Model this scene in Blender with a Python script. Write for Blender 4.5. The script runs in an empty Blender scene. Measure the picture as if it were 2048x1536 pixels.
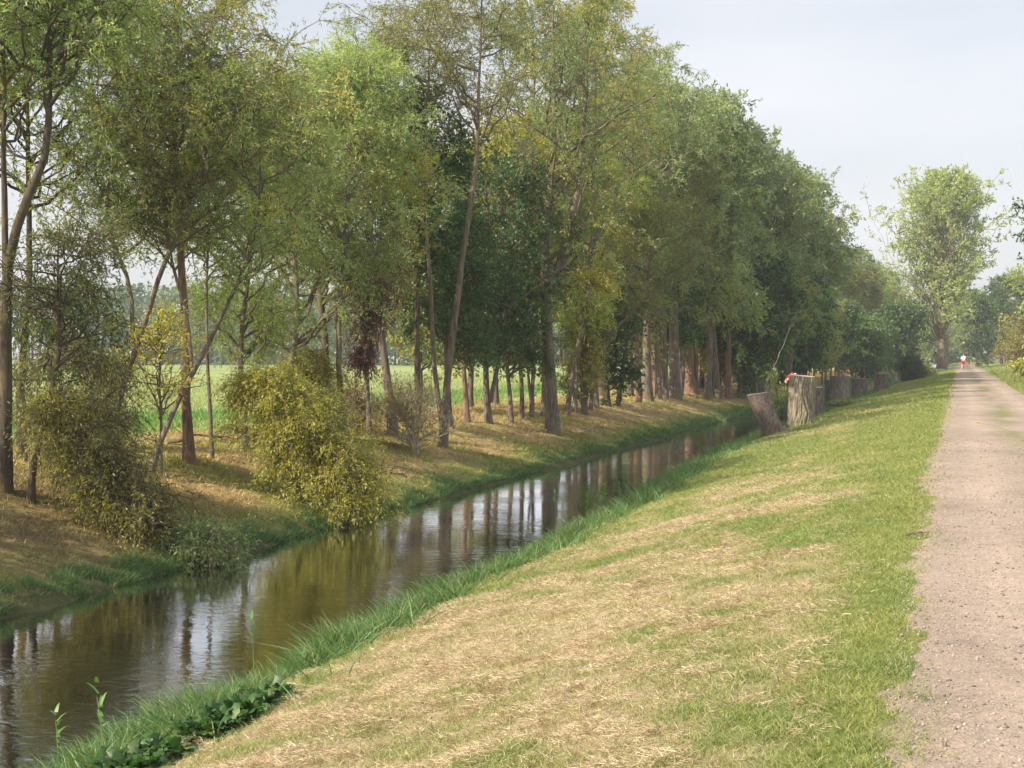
import bpy, bmesh, math, random
import numpy as np
from mathutils import Vector
R = math.radians
sc = bpy.context.scene

# ------------------------------------------------------------ camera
EYE = 1.6
YAW, PITCH, FPX = math.atan(906/3000), math.atan(56/3000), 3000.0
cam_d = bpy.data.cameras.new('camera'); cam = bpy.data.objects.new('camera', cam_d)
sc.collection.objects.link(cam); sc.camera = cam
cam.location = (0, 0, EYE); cam.rotation_euler = (math.pi/2 - PITCH, 0, YAW)
cam_d.sensor_width = 36; cam_d.lens = FPX/2048*36; cam_d.clip_end = 6000; cam_d.clip_start = 0.1

# ------------------------------------------------------------ light
SUN_EL, SUN_AZ = R(37), R(-138)          # azimuth measured from +Y towards +X
sun_dir = Vector((math.sin(SUN_AZ)*math.cos(SUN_EL), math.cos(SUN_AZ)*math.cos(SUN_EL), math.sin(SUN_EL)))
sd = bpy.data.lights.new('sun', 'SUN'); sd.energy = 5.0; sd.angle = R(0.6); sd.color = (1.0, 0.88, 0.70)
so = bpy.data.objects.new('sun', sd); sc.collection.objects.link(so)
so.rotation_euler = sun_dir.to_track_quat('Z', 'Y').to_euler()
w = bpy.data.worlds.new('World'); sc.world = w; w.use_nodes = True
nt = w.node_tree; nt.nodes.clear()
sky = nt.nodes.new('ShaderNodeTexSky'); sky.sky_type = 'NISHITA'; sky.sun_disc = False
sky.sun_elevation = SUN_EL; sky.sun_rotation = SUN_AZ % (2*math.pi)
sky.air_density = 1.0; sky.dust_density = 3.0; sky.ozone_density = 1.0
tc = nt.nodes.new('ShaderNodeTexCoord'); mp = nt.nodes.new('ShaderNodeMapping'); mp.inputs['Scale'].default_value = (1.2, 1.2, 5)
ns = nt.nodes.new('ShaderNodeTexNoise'); ns.inputs['Scale'].default_value = 1.6; ns.inputs['Detail'].default_value = 5
rp = nt.nodes.new('ShaderNodeMapRange'); rp.inputs[1].default_value = 0.3; rp.inputs[2].default_value = 0.75; rp.inputs[3].default_value = 0.5; rp.inputs[4].default_value = 1.0
hs = nt.nodes.new('ShaderNodeMix'); hs.data_type = 'RGBA'
hs.inputs['B'].default_value = (6.7, 6.8, 7.15, 1)     # thin bright overcast veil
bg = nt.nodes.new('ShaderNodeBackground'); bg.inputs['Strength'].default_value = 0.10
wo = nt.nodes.new('ShaderNodeOutputWorld')
nt.links.new(tc.outputs['Generated'], mp.inputs['Vector']); nt.links.new(mp.outputs['Vector'], ns.inputs['Vector'])
nt.links.new(ns.outputs['Fac'], rp.inputs[0]); nt.links.new(rp.outputs[0], hs.inputs['Factor'])
nt.links.new(sky.outputs['Color'], hs.inputs['A']); nt.links.new(hs.outputs['Result'], bg.inputs['Color']); nt.links.new(bg.outputs[0], wo.inputs['Surface'])
sc.view_settings.view_transform = 'Standard'; sc.view_settings.look = 'None'; sc.view_settings.gamma = 1; sc.view_settings.exposure = 0.58
sc.cycles.max_bounces = 8; sc.cycles.transparent_max_bounces = 8; sc.cycles.diffuse_bounces = 4; sc.cycles.volume_bounces = 0
sc.cycles.use_denoising = True; sc.cycles.sample_clamp_indirect = 5

# ------------------------------------------------------------ helpers
def val2(x, y, s=0):
    xi = np.floor(x).astype(np.int64); yi = np.floor(y).astype(np.int64); fx = x-xi; fy = y-yi
    fx = fx*fx*(3-2*fx); fy = fy*fy*(3-2*fy)
    def h(a, b):
        n = (a*374761393 + b*668265263 + s*974634777) & 0xffffffff
        n = ((n ^ (n >> 13))*1274126177) & 0xffffffff
        return ((n ^ (n >> 16)) & 0xffff)/65535.0
    return (h(xi, yi)*(1-fx)+h(xi+1, yi)*fx)*(1-fy)+(h(xi, yi+1)*(1-fx)+h(xi+1, yi+1)*fx)*fy
def fbm(x, y, o=4, s=0):
    x = np.asarray(x, float); y = np.asarray(y, float); t = 0; a = .5; n = 0
    for i in range(o):
        t = t+a*val2(x*2**i, y*2**i, s+i*7); n += a; a *= .5
    return t/n

WATER = -1.7
PX = np.array([-3000, -26, -19.6, -17, -15, -13.7, -12.5, -11.75, -11.3, -10.8, -9, -7.5, -6.95, -6.3, -5.4, -4.0, -2.5, -1.2, -0.3, 2.6, 3.2, 5, 8, 3000])
PZ = np.array([-.3, -.3, -.32, -.40, -.60, -.95, -1.27, -1.58, -1.82, -2.2, -2.35, -2.2, -1.74, -1.44, -1.06, -.72, -.36, -.12, 0, 0, .05, .22, .2, .1])
def curve_x(y):                         # the path and verge drift gently to the left
    return -0.45*np.clip((np.asarray(y, float)-40)/120, 0, 1.6)**1.3
def wob(x, y):                          # waterline wobble
    return (fbm(np.asarray(y, float)*.35, np.asarray(y)*0+3, 3, 5)-.5)*.9*np.exp(-((np.asarray(x)+9)/4.5)**4)
def xe(x, y):                            # the near bank pushes out into the river beyond 25 m
    t = np.clip((np.asarray(y, float)-22)/28, 0, 1); f = 1+.17*t*t*(3-2*t)
    u = np.clip((np.asarray(y, float)-9)/12, 0, 1); f = f*(.955+.045*u)
    return np.where((x > -9.3) & (x < 0), x/f, x)
def gz(x, y, detail=True):
    x = np.asarray(x, float); y = np.asarray(y, float); x = xe(x, y)
    s = np.where(x < -9, 1, -1)
    z = np.interp(x+wob(x, y)*s*.7, PX, PZ)
    if detail:
        m = np.clip((-x-.4)/1.0, 0, 1)+np.clip((x-2.8)/1.5, 0, 1)
        z = z+m*((fbm(x*.7, y*.7, 3, 11)-.5)*.16+(fbm(x*3.1, y*3.1, 3, 12)-.5)*np.where(x < -12, .11, .05))*np.clip(1-np.abs(x+60)/200, .3, 1)
        z = z+(fbm(x*1.3, y*1.3, 3, 21)-.5)*.03
    return z
ca, sa, cp, sp = math.cos(YAW), math.sin(YAW), math.cos(PITCH), math.sin(PITCH)
FW = np.array([-sa*cp, ca*cp, -sp]); RT = np.array([ca, sa, 0.]); UP = np.cross(RT, FW)
def ray(px, py):
    return FW+RT*(px-1024)/FPX-UP*(py-768)/FPX
def at(px, py):
    d = ray(px, py); t = 1.0
    for i in range(4000):
        p = d*t
        if EYE+p[2] < float(gz(p[0], p[1], False)): break
        t *= 1.004
    p = d*t
    return np.array([p[0], p[1], float(gz(p[0], p[1], False))]), t
def pt(px, py, depth):
    return ray(px, py)*depth+np.array([0, 0, EYE])

COL = sc.collection
def mat(name): 
    m = bpy.data.materials.new(name); m.use_nodes = True; m.node_tree.nodes.clear(); return m
class N:
    def __init__(s, m): s.t = m.node_tree
    def n(s, k, **kw):
        x = s.t.nodes.new('ShaderNode'+k)
        for a, b in kw.items():
            if hasattr(x, a) and not a[0].isupper(): setattr(x, a, b)
            else: x.inputs[a.replace('_', ' ')].default_value = b
        return x
    def l(s, a, b): s.t.links.new(a, b)
def ramp(b, fac, stops):
    r = b.n('ValToRGB'); e = r.color_ramp.elements
    while len(e) > 1: e.remove(e[0])
    e[0].position = stops[0][0]; e[0].color = (*stops[0][1], 1)
    for p, c in stops[1:]:
        q = e.new(p); q.color = (*c, 1)
    b.l(fac, r.inputs[0]); return r.outputs[0]

def leaf_mat(name, transl=.5, rough=.55, var=.34, gloss=.06):
    m = mat(name); b = N(m)
    at_ = b.n('Attribute', attribute_name='tint'); oi = b.n('ObjectInfo')
    mr = b.n('MapRange'); b.l(oi.outputs['Random'], mr.inputs[0]); mr.inputs[3].default_value = 1-var; mr.inputs[4].default_value = 1+var
    hv = b.n('HueSaturation'); b.l(at_.outputs['Color'], hv.inputs['Color']); b.l(mr.outputs[0], hv.inputs['Value'])
    mh = b.n('MapRange'); b.l(oi.outputs['Random'], mh.inputs[0]); mh.inputs[3].default_value = .5+var*.05; mh.inputs[4].default_value = .5-var*.05
    b.l(mh.outputs[0], hv.inputs['Hue'])
    d = b.n('BsdfDiffuse'); t = b.n('BsdfTranslucent'); g = b.n('BsdfGlossy', Roughness=rough)
    b.l(hv.outputs[0], d.inputs[0])
    br = b.n('Mix', data_type='RGBA', blend_type='MULTIPLY'); br.inputs['Factor'].default_value = 1
    b.l(hv.outputs[0], br.inputs['A']); br.inputs['B'].default_value = (1.3, 1.45, .85, 1); b.l(br.outputs['Result'], t.inputs[0])
    m1 = b.n('MixShader', Fac=transl); b.l(d.outputs[0], m1.inputs[1]); b.l(t.outputs[0], m1.inputs[2])
    m2 = b.n('MixShader', Fac=gloss); b.l(m1.outputs[0], m2.inputs[1]); b.l(g.outputs[0], m2.inputs[2])
    o = b.n('OutputMaterial'); b.l(m2.outputs[0], o.inputs[0]); return m
M_LEAF = leaf_mat('leaf'); M_GRASS = leaf_mat('grass_blade', .35, .5, 0, .04)
M_STRAW = leaf_mat('straw', .15, .6, 0, .03)

def bark_mat(name, c1, c2, c3, lichen=(.30, .22, .05), lf=.35, sc_=1.0, bump=.6):
    m = mat(name); b = N(m)
    tc = b.n('TexCoord'); mp = b.n('Mapping'); mp.inputs['Scale'].default_value = (16*sc_, 16*sc_, 2.2*sc_)
    b.l(tc.outputs['Object'], mp.inputs[0])
    n1 = b.n('TexNoise', Scale=1.0, Detail=6, Roughness=.65); b.l(mp.outputs[0], n1.inputs['Vector'])
    n1.inputs['Distortion'].default_value = .6
    c = ramp(b, n1.outputs['Fac'], [(.3, c1), (.5, c2), (.72, c3)])
    n2 = b.n('TexNoise', Scale=1.3, Detail=4); b.l(tc.outputs['Object'], n2.inputs['Vector'])
    r2 = b.n('MapRange'); b.l(n2.outputs['Fac'], r2.inputs[0]); r2.inputs[1].default_value = .48; r2.inputs[2].default_value = .68; r2.inputs[4].default_value = lf
    mx = b.n('Mix', data_type='RGBA'); b.l(r2.outputs[0], mx.inputs['Factor']); b.l(c, mx.inputs['A']); mx.inputs['B'].default_value = (*lichen, 1)
    p = b.n('BsdfPrincipled', Roughness=.9); b.l(mx.outputs['Result'], p.inputs['Base Color'])
    bp = b.n('Bump', Strength=bump, Distance=.03); b.l(n1.outputs['Fac'], bp.inputs['Height']); b.l(bp.outputs[0], p.inputs['Normal'])
    o = b.n('OutputMaterial'); b.l(p.outputs[0], o.inputs[0]); return m
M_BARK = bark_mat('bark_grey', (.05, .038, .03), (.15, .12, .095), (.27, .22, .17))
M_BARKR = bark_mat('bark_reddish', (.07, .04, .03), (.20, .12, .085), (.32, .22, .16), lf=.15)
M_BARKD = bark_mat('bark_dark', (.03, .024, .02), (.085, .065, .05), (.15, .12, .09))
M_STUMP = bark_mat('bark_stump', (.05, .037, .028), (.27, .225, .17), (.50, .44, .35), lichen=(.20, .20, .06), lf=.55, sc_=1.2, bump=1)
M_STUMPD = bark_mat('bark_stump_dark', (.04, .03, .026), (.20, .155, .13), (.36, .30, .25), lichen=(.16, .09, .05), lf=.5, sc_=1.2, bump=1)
M_DEAD = bark_mat('dead_wood', (.2, .16, .1), (.42, .35, .25), (.55, .47, .35), lichen=(.5, .34, .06), lf=.6)

def simple(name, col, rough=.7, metal=0, noise=.0):
    m = mat(name); b = N(m); p = b.n('BsdfPrincipled', Roughness=rough, Metallic=metal); p.inputs['Base Color'].default_value = (*col, 1)
    if noise:
        tc = b.n('TexCoord'); n = b.n('TexNoise', Scale=12, Detail=4); b.l(tc.outputs['Object'], n.inputs['Vector'])
        c = ramp(b, n.outputs['Fac'], [(.3, tuple(v*(1-noise) for v in col)), (.7, tuple(min(1, v*(1+noise)) for v in col))]); b.l(c, p.inputs['Base Color'])
    o = b.n('OutputMaterial'); b.l(p.outputs[0], o.inputs[0]); return m

def mesh_np(name, V, F, m, colors=None, smooth=False):
    V = np.asarray(V, np.float32).reshape(-1, 3); F = np.asarray(F, np.int32)
    me = bpy.data.meshes.new(name); k = F.shape[1]; nf = len(F)
    me.vertices.add(len(V)); me.vertices.foreach_set('co', V.ravel())
    me.loops.add(nf*k); me.loops.foreach_set('vertex_index', F.ravel())
    me.polygons.add(nf); me.polygons.foreach_set('loop_start', np.arange(0, nf*k, k, dtype=np.int32))
    try: me.polygons.foreach_set('loop_total', np.full(nf, k, np.int32))
    except Exception: pass
    if smooth: me.polygons.foreach_set('use_smooth', np.ones(nf, bool))
    me.update(calc_edges=True)
    if colors is not None:
        a = me.attributes.new('tint', 'FLOAT_COLOR', 'FACE' if len(colors) == nf else 'POINT')
        c = np.ones((len(colors), 4), np.float32); c[:, :3] = colors; a.data.foreach_set('color', c.ravel())
    me.materials.append(m); return me
def link(name, me, parent=None, loc=None):
    o = bpy.data.objects.new(name, me); COL.objects.link(o)
    if parent: o.parent = parent
    if loc is not None: o.location = loc
    return o
def tag(o, label=None, cat=None, group=None, kind=None):
    if label: o['label'] = label
    if cat: o['category'] = cat
    if group: o['group'] = group
    if kind: o['kind'] = kind
    return o
def empty(name, loc, label, cat, group=None):
    return tag(link(name, None, None, tuple(float(v) for v in loc)), label, cat, group)
def copy_tree(o, loc, rz, s, label=None):
    c = o.copy(); COL.objects.link(c); c.location = loc; c.rotation_euler = (0, 0, rz); c.scale = s
    if label: c['label'] = label
    for ch in [q for q in o.children]:
        d = ch.copy(); COL.objects.link(d); d.parent = c
    return c

def tubes(P, Rd, sides=6):
    """P (n,k,3) polylines, Rd (n,k) radii -> verts, quads"""
    P = np.asarray(P, float); Rd = np.asarray(Rd, float); n, k, _ = P.shape
    T = np.gradient(P, axis=1); T /= np.linalg.norm(T, axis=2, keepdims=True)+1e-9
    ref = np.where(np.abs(T[:, :, 2:3]) > .9, np.array([1., 0, 0]), np.array([0, 0, 1.]))
    ref[:] = ref[:, k//2:k//2+1]
    U = np.cross(T, ref); U /= np.linalg.norm(U, axis=2, keepdims=True)+1e-9; W = np.cross(T, U)
    a = np.arange(sides)/sides*2*np.pi
    V = P[:, :, None]+Rd[:, :, None, None]*(np.cos(a)[None, None, :, None]*U[:, :, None]+np.sin(a)[None, None, :, None]*W[:, :, None])
    i = np.arange(n)[:, None, None]*k*sides+np.arange(k-1)[None, :, None]*sides
    j = np.arange(sides)[None, None, :]; j2 = (j+1) % sides
    F = np.stack([i+j, i+j2, i+j2+sides, i+j+sides], -1).reshape(-1, 4)
    return V.reshape(-1, 3), F
def join(parts):
    Vs, Fs, o = [], [], 0
    for V, F in parts:
        Vs.append(V); Fs.append(F+o); o += len(V)
    return np.concatenate(Vs), np.concatenate(Fs)
def unit(v): return v/(np.linalg.norm(v, axis=-1, keepdims=True)+1e-9)
def resample(P, k):
    P = np.asarray(P, float); d = np.r_[0, np.cumsum(np.linalg.norm(np.diff(P, axis=0), axis=1))]
    # smooth interpolation (Catmull-like by quadratic blending of linear samples)
    t = np.linspace(0, d[-1], k); Q = np.stack([np.interp(t, d, P[:, i]) for i in range(3)], 1)
    for _ in range(2):
        Q[1:-1] = (Q[:-2]+2*Q[1:-1]+Q[2:])/4
    return Q

PAL = {  # leaf base colours
 'willow': [(.115, .165, .065), (.15, .19, .095), (.085, .135, .045), (.17, .20, .07)],
 'silver': [(.15, .19, .105), (.19, .225, .14), (.11, .15, .07), (.16, .175, .07)],
 'olive':  [(.13, .145, .05), (.17, .16, .06), (.10, .12, .04), (.19, .17, .06)],
 'yellow': [(.30, .30, .07), (.38, .33, .06), (.20, .25, .07), (.44, .36, .06)],
 'yellowgreen': [(.19, .24, .06), (.24, .28, .08), (.15, .20, .06), (.27, .27, .06)],
 'alder':  [(.036, .078, .027), (.055, .10, .036), (.03, .065, .024), (.075, .11, .038)],
 'poplar': [(.12, .17, .06), (.15, .19, .075), (.10, .14, .05), (.19, .19, .06)],
 'poplarlit': [(.17, .21, .10), (.20, .24, .12), (.14, .18, .08), (.22, .22, .09)],
 'dead':   [(.085, .035, .03), (.12, .05, .04), (.06, .028, .025), (.14, .065, .045)],
 'rust':   [(.15, .075, .035), (.11, .12, .045), (.15, .11, .04), (.08, .11, .04)],
 'blue':   [(.045, .075, .05), (.055, .085, .055), (.04, .065, .05), (.06, .085, .05)],
}
YEL = np.array([.48, .39, .05])
def leaf_cols(rng, n, pal, pos, yf=.04, ys=0):
    P = np.array(PAL[pal]); base = P[rng.integers(0, 4, n)]
    q = fbm(pos[:, 0]*.9+pos[:, 2]*.55, pos[:, 1]*.9+pos[:, 2]*.7+ys, 2, 31)
    base = base*np.array([1.80, 1.80, 1.70])*(0.5+1.0*q)[:, None]
    y = (q+rng.normal(0, .10, n)) > (1-.0-yf*3.2) if yf > 0 else np.zeros(n, bool)
    y |= rng.random(n) < yf*.35
    base[y] = base[y]*.25+YEL*.75*(.7+.5*rng.random(y.sum()))[:, None]
    return base*(.85+.3*rng.random(n))[:, None]

def leaves(rng, C, A, l, wd, pal, yf=.04, jit=.3, cols=None, ys=0):
    n = len(C); A = unit(A+rng.normal(0, .55, (n, 3))); B = unit(np.cross(A, rng.normal(0, 1, (n, 3))+[0, 0, .6]))
    L = (l*(1-jit+2*jit*rng.random(n)))[:, None]; W = L*wd
    V = np.stack([C, C+A*L*.45+B*W/2, C+A*L, C+A*L*.45-B*W/2], 1).reshape(-1, 3)
    F = np.arange(n*4).reshape(-1, 4)
    return V, F, (leaf_cols(rng, n, pal, C, yf, ys) if cols is None else cols)

def build_tree(name, label, cat, base, stems, srad, zb, zt, Rc, pal, seed, nlimb=30, nbr=6, ntw=9, nleaf=14, leaf=.09, lw=.3,
               up=.7, group=None, bark=None, yf=.04, droop=.25, shape='oval', barelow=0, twigwood=True, thin=1.0, offset=None, blen=.38, lo_r=.55):
    """stems: list of (k,3) polylines in local space; limbs spread between heights zb..zt within radius Rc"""
    rng = np.random.default_rng(seed); root = empty(name, base, label, cat, group)
    bark = bark or M_BARK; parts = []; S = []
    for st, r0 in zip(stems, srad):
        Q = resample(st, 16); Q = Q+np.cumsum(rng.normal(0, .012*np.linalg.norm(Q[-1]-Q[0])/8, Q.shape), 0)*np.array([1, 1, 0])
        t = np.linspace(0, 1, 16); rr = r0*(1-t)**.75*.93+r0*.07
        if Q[0][2] < .3: rr[0] *= 1.5; rr[1] *= 1.08; Q[0][2] = -.12
        parts.append(tubes(Q[None], rr[None], 10)); S.append((Q, rr))
    zmin = [q[0][2] for q, _ in S]; P1, R1 = [], []
    for i in range(nlimb):
        u = (i+rng.random())/nlimb; h = zb+(zt-zb)*(1-(1-u)**1.15)*.985
        k = rng.integers(0, len(S)); Q, rr = S[k]
        if not (Q[0][2] < h*.99 < Q[-1][2]+.5): k = int(np.argmax([q[-1][2] for q, _ in S])); Q, rr = S[k]
        hh = h-(.22*Rc if u > .05 else 0); hh = min(max(hh, Q[1][2]), Q[-1][2])
        j = np.interp(hh, Q[:, 2], np.arange(16)); j0 = int(min(j, 14)); s = Q[j0]*(1-(j-j0))+Q[j0+1]*(j-j0)
        pr = {'oval': math.sqrt(max(0, 1-((u-.42)/.60)**2)), 'cone': (1-u)**.6*.95+.08, 'fan': math.sqrt(max(0.0, 1-((u-.5)/.55)**2)), 'col': .9*(1-u**3)+.15}[shape]
        if u < .1: pr = max(pr, lo_r)
        L = (Rc*pr*(.65+.5*rng.random())+.3)*.8; L = min(L, Rc*.78) if srad[0] > .5 else L; L = L*(rng.uniform(.35, 1.45) if cat == 'bush' else 1); az = rng.random()*6.283 if i % 3 else i*2.4
        e = up*(.75+.5*rng.random()); d = np.array([math.cos(az)*math.cos(e), math.sin(az)*math.cos(e), math.sin(e)]); d = d/max(.45, math.hypot(d[0], d[1]))
        kk = 8; tt = np.linspace(0, 1, kk)[:, None]; bend = np.array([0, 0, 1.])*(tt**2)*L*(.25-droop)*rng.normal(1, .3)
        nz = np.cumsum(rng.normal(0, .05*L, (kk, 3)), 0)*(tt > 0); p = s+d*L*tt*.9+bend+nz
        zl = zt-.32*(zt-zb)*min(1.3, (math.hypot(p[-1, 0]-Q[-1, 0], p[-1, 1]-Q[-1, 1])/Rc))**2-.25*rng.random()
        if p[-1, 2] > zl: p[:, 2] = s[2]+(p[:, 2]-s[2])*max(.1, (zl-s[2])/(p[-1, 2]-s[2]))
        P1.append(p); r1 = min(np.interp(hh, Q[:, 2], rr)*.62, .018+.018*L)
        R1.append(r1*(1-tt[:, 0])**.8+.005)
    P1 = np.array(P1); R1 = np.array(R1); parts.append(tubes(P1, R1, 5))
    nl = len(P1); idx = np.repeat(np.arange(nl), nbr); f = np.tile(np.linspace(.3, 1, nbr), nl)+rng.normal(0, .05, nl*nbr); f = np.clip(f, .1, 1)*7
    i0 = np.minimum(f.astype(int), 6); fr = (f-i0)[:, None]; s = P1[idx, i0]*(1-fr)+P1[idx, i0+1]*fr
    ld = unit(P1[idx, i0+1]-P1[idx, i0]); Ll = np.linalg.norm(P1[:, -1]-P1[:, 0], axis=1)[idx]
    d2 = unit(ld*.7+rng.normal(0, .6, ld.shape)+[0, 0, .15]); L2 = (Ll*blen*(.5+.8*rng.random(len(idx)))+.3)[:, None, None]
    tt = np.linspace(0, 1, 5)[None, :, None]
    nz = np.cumsum(rng.normal(0, .06, (len(idx), 5, 3)), 1)*L2*(tt > 0)
    P2 = s[:, None]+d2[:, None]*L2*tt+nz-np.array([0, 0, 1.])*tt**2*L2*droop
    R2 = np.linspace(1, .25, 5)[None]*(.006+.006*L2[:, :, 0]); parts.append(tubes(P2, R2, 4))
    nb = len(P2); idx = np.repeat(np.arange(nb), ntw); f = np.clip(rng.random(nb*ntw)**.5, .12, 1)*4; i0 = np.minimum(f.astype(int), 3); fr = (f-i0)[:, None]
    s = P2[idx, i0]*(1-fr)+P2[idx, i0+1]*fr; bd = unit(P2[idx, i0+1]-P2[idx, i0])
    d3 = unit(bd*.6+rng.normal(0, .6, bd.shape)+[0, 0, .2-droop]); L3 = (.22+.38*rng.random(len(idx)))*(.6+leaf*4)
    if twigwood:
        sub = rng.random(len(idx)) < .5; t3 = np.array([0, .5, 1])[None, :, None]
        P3 = s[sub, None]+d3[sub, None]*L3[sub, None, None]*t3-np.array([0, 0, 1.])*t3**2*L3[sub, None, None]*droop*.8
        parts.append(tubes(P3, np.tile([[.005, .0035, .002]], (len(P3), 1)), 3))
    V, F = join(parts); link('trunk', mesh_np('trunk', V, F, bark, smooth=True), root)
    nt_ = len(idx); li = np.repeat(np.arange(nt_), nleaf); t = rng.random(len(li))[:, None]
    C = s[li]+d3[li]*L3[li, None]*t-np.array([0, 0, 1.])*t**2*L3[li, None]*droop*.8+rng.normal(0, .02, (len(li), 3))
    if thin < 1:
        keep = rng.random(len(li)) < thin; C = C[keep]; li = li[keep]
    V, F, c = leaves(rng, C, d3[li]+[0, 0, -droop], leaf, lw, pal, yf, ys=seed)
    link('crown', mesh_np('crown', V, F, M_LEAF, c), root)
    return root, rng

# ------------------------------------------------------------ terrain
def axis(segs):
    out = [segs[0][0]]
    for a, b, s in segs:
        n = max(1, round((b-a)/s)); out += list(np.linspace(a, b, n+1)[1:])
    return np.array(out)
def stretch(a, b, s0, g):
    v = [a]; s = s0
    while abs(v[-1]-a) < abs(b-a): v.append(v[-1]+math.copysign(s, b-a)); s *= g
    return v
xs = np.array(sorted(stretch(-26, -1800, .5, 1.12)[1:])+list(axis([(-26, -7.5, .12), (-7.5, -.2, .07), (-.2, 2.6, .2), (2.6, 8, .15)]))+stretch(8, 1800, .4, 1.15)[1:])
ys = np.array(sorted(stretch(4, -120, .3, 1.2)[1:])+list(axis([(4, 22, .07)]))+stretch(22, 2600, .09, 1.0065)[1:])
GX, GY = np.meshgrid(xs, ys); GZ = gz(GX, GY)
def ground_col(x, y):
    x = xe(x, y)
    n1 = fbm(x*.55, y*.55, 4, 41); n2 = fbm(x*2.3, y*1.6, 3, 42); n3 = fbm(x*.12, y*.12, 3, 43)
    straw = np.array([.45, .36, .235]); green = np.array([.19, .25, .075]); ygr = np.array([.30, .31, .10]); brown = np.array([.26, .175, .09]); lush = np.array([.09, .19, .045])
    mixc = lambda a, b, f: a*(1-f)[..., None]+b*f[..., None]
    sm = lambda v, a, b: np.clip((v-a)/(b-a), 0, 1)**2*(3-2*np.clip((v-a)/(b-a), 0, 1))
    one = np.ones(x.shape+(3,))
    # right slope
    hay = sm(n1*.75+.5*n2+.12*sm(-x, 1.0, 3.0)-.36*sm(y, 9, 30), .38, .76)*sm(-x, .45+.3*np.clip(y/15, 0, 2.2)+.5*(n2-.5), .95+.4*np.clip(y/15, 0, 2.2)+.5*(n2-.5))*(1-sm(-x, 4.7, 5.5)*.6)
    c = mixc(mixc(one*green, one*ygr, sm(n2, .3, .7)*.75), one*straw, hay)
    c = mixc(c, one*lush, sm(-x, 5.35, 5.75))
    # left bank
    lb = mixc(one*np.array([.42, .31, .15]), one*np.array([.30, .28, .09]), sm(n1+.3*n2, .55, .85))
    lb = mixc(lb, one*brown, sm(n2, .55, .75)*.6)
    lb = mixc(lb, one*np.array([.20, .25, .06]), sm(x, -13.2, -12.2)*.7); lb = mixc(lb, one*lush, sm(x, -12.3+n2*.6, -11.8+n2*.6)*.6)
    lb = mixc(lb, one*np.array([.20, .15, .075]), (1-sm(y, 21, 26))*.75*(.5+n2))  # near stretch: browner grass, with tree shade put into the colour
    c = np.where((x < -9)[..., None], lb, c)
    fld = mixc(one*np.array([.20, .31, .085]), one*np.array([.33, .38, .16]), sm(n3+.2*n1+.35*sm(-x, 24, 34)*(1-sm(-x, 60, 90)), .45, .75))
    fld = mixc(fld, one*np.array([.13, .27, .07]), sm(-x, 20, 22)*(1-sm(-x, 24, 27))*.7)
    c = mixc(c, fld, sm(-x+n1*2, 19.2, 20.6))
    # right verge
    c = np.where((x > 2.4)[..., None], mixc(one*green, one*ygr, sm(n2, .35, .75)*.6), c)
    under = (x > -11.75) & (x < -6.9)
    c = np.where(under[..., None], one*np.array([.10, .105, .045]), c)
    return c, hay
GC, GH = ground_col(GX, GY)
ny, nx = GX.shape
I = np.arange(ny*nx).reshape(ny, nx); F = np.stack([I[:-1, :-1], I[:-1, 1:], I[1:, 1:], I[1:, :-1]], -1).reshape(-1, 4)
def ground_mat():
    m = mat('ground'); b = N(m)
    a = b.n('Attribute', attribute_name='tint'); tc = b.n('TexCoord')
    n1 = b.n('TexNoise', Scale=14, Detail=8, Roughness=.75); b.l(tc.outputs['Object'], n1.inputs['Vector'])
    n2 = b.n('TexNoise', Scale=2.2, Detail=6, Roughness=.7); b.l(tc.outputs['Object'], n2.inputs['Vector'])
    v1 = b.n('MapRange'); b.l(n1.outputs['Fac'], v1.inputs[0]); v1.inputs[1].default_value = .3; v1.inputs[2].default_value = .7; v1.inputs[3].default_value = .55; v1.inputs[4].default_value = 1.35
    v2 = b.n('MapRange'); b.l(n2.outputs['Fac'], v2.inputs[0]); v2.inputs[1].default_value = .3; v2.inputs[2].default_value = .7; v2.inputs[3].default_value = .8; v2.inputs[4].default_value = 1.2
    mu = b.n('Math', operation='MULTIPLY'); b.l(v1.outputs[0], mu.inputs[0]); b.l(v2.outputs[0], mu.inputs[1])
    hv = b.n('HueSaturation'); b.l(a.outputs['Color'], hv.inputs['Color']); b.l(mu.outputs[0], hv.inputs['Value'])
    p = b.n('BsdfPrincipled', Roughness=.95); p.inputs['Specular IOR Level'].default_value = .1; b.l(hv.outputs[0], p.inputs['Base Color'])
    bp = b.n('Bump', Strength=.8, Distance=.05); b.l(n1.outputs['Fac'], bp.inputs['Height']); b.l(bp.outputs[0], p.inputs['Normal'])
    o = b.n('OutputMaterial'); b.l(p.outputs[0], o.inputs[0]); return m
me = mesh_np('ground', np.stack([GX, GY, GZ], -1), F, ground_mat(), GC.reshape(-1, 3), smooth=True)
tag(link('ground', me), kind='structure')

# water
wy = np.array(list(np.linspace(-20, 60, 60))+list(np.linspace(70, 1200, 60))); wx = np.array([-12.3, -11, -9, -7.5, -6.2])
WX, WY = np.meshgrid(wx, wy); I = np.arange(WX.size).reshape(WX.shape)
F = np.stack([I[:-1, :-1], I[:-1, 1:], I[1:, 1:], I[1:, :-1]], -1).reshape(-1, 4)
m = mat('river_water'); b = N(m); tc = b.n('TexCoord')
mp = b.n('Mapping'); mp.inputs['Scale'].default_value = (1.0, 2.0, 1); mp.inputs['Rotation'].default_value = (0, 0, R(-18)); b.l(tc.outputs['Object'], mp.inputs[0])
n1 = b.n('TexNoise', Scale=3.2, Detail=4, Roughness=.55); b.l(mp.outputs[0], n1.inputs['Vector']); n1.inputs['Distortion'].default_value = .5
n2 = b.n('TexNoise', Scale=.5, Detail=2); b.l(tc.outputs['Object'], n2.inputs['Vector'])
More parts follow.
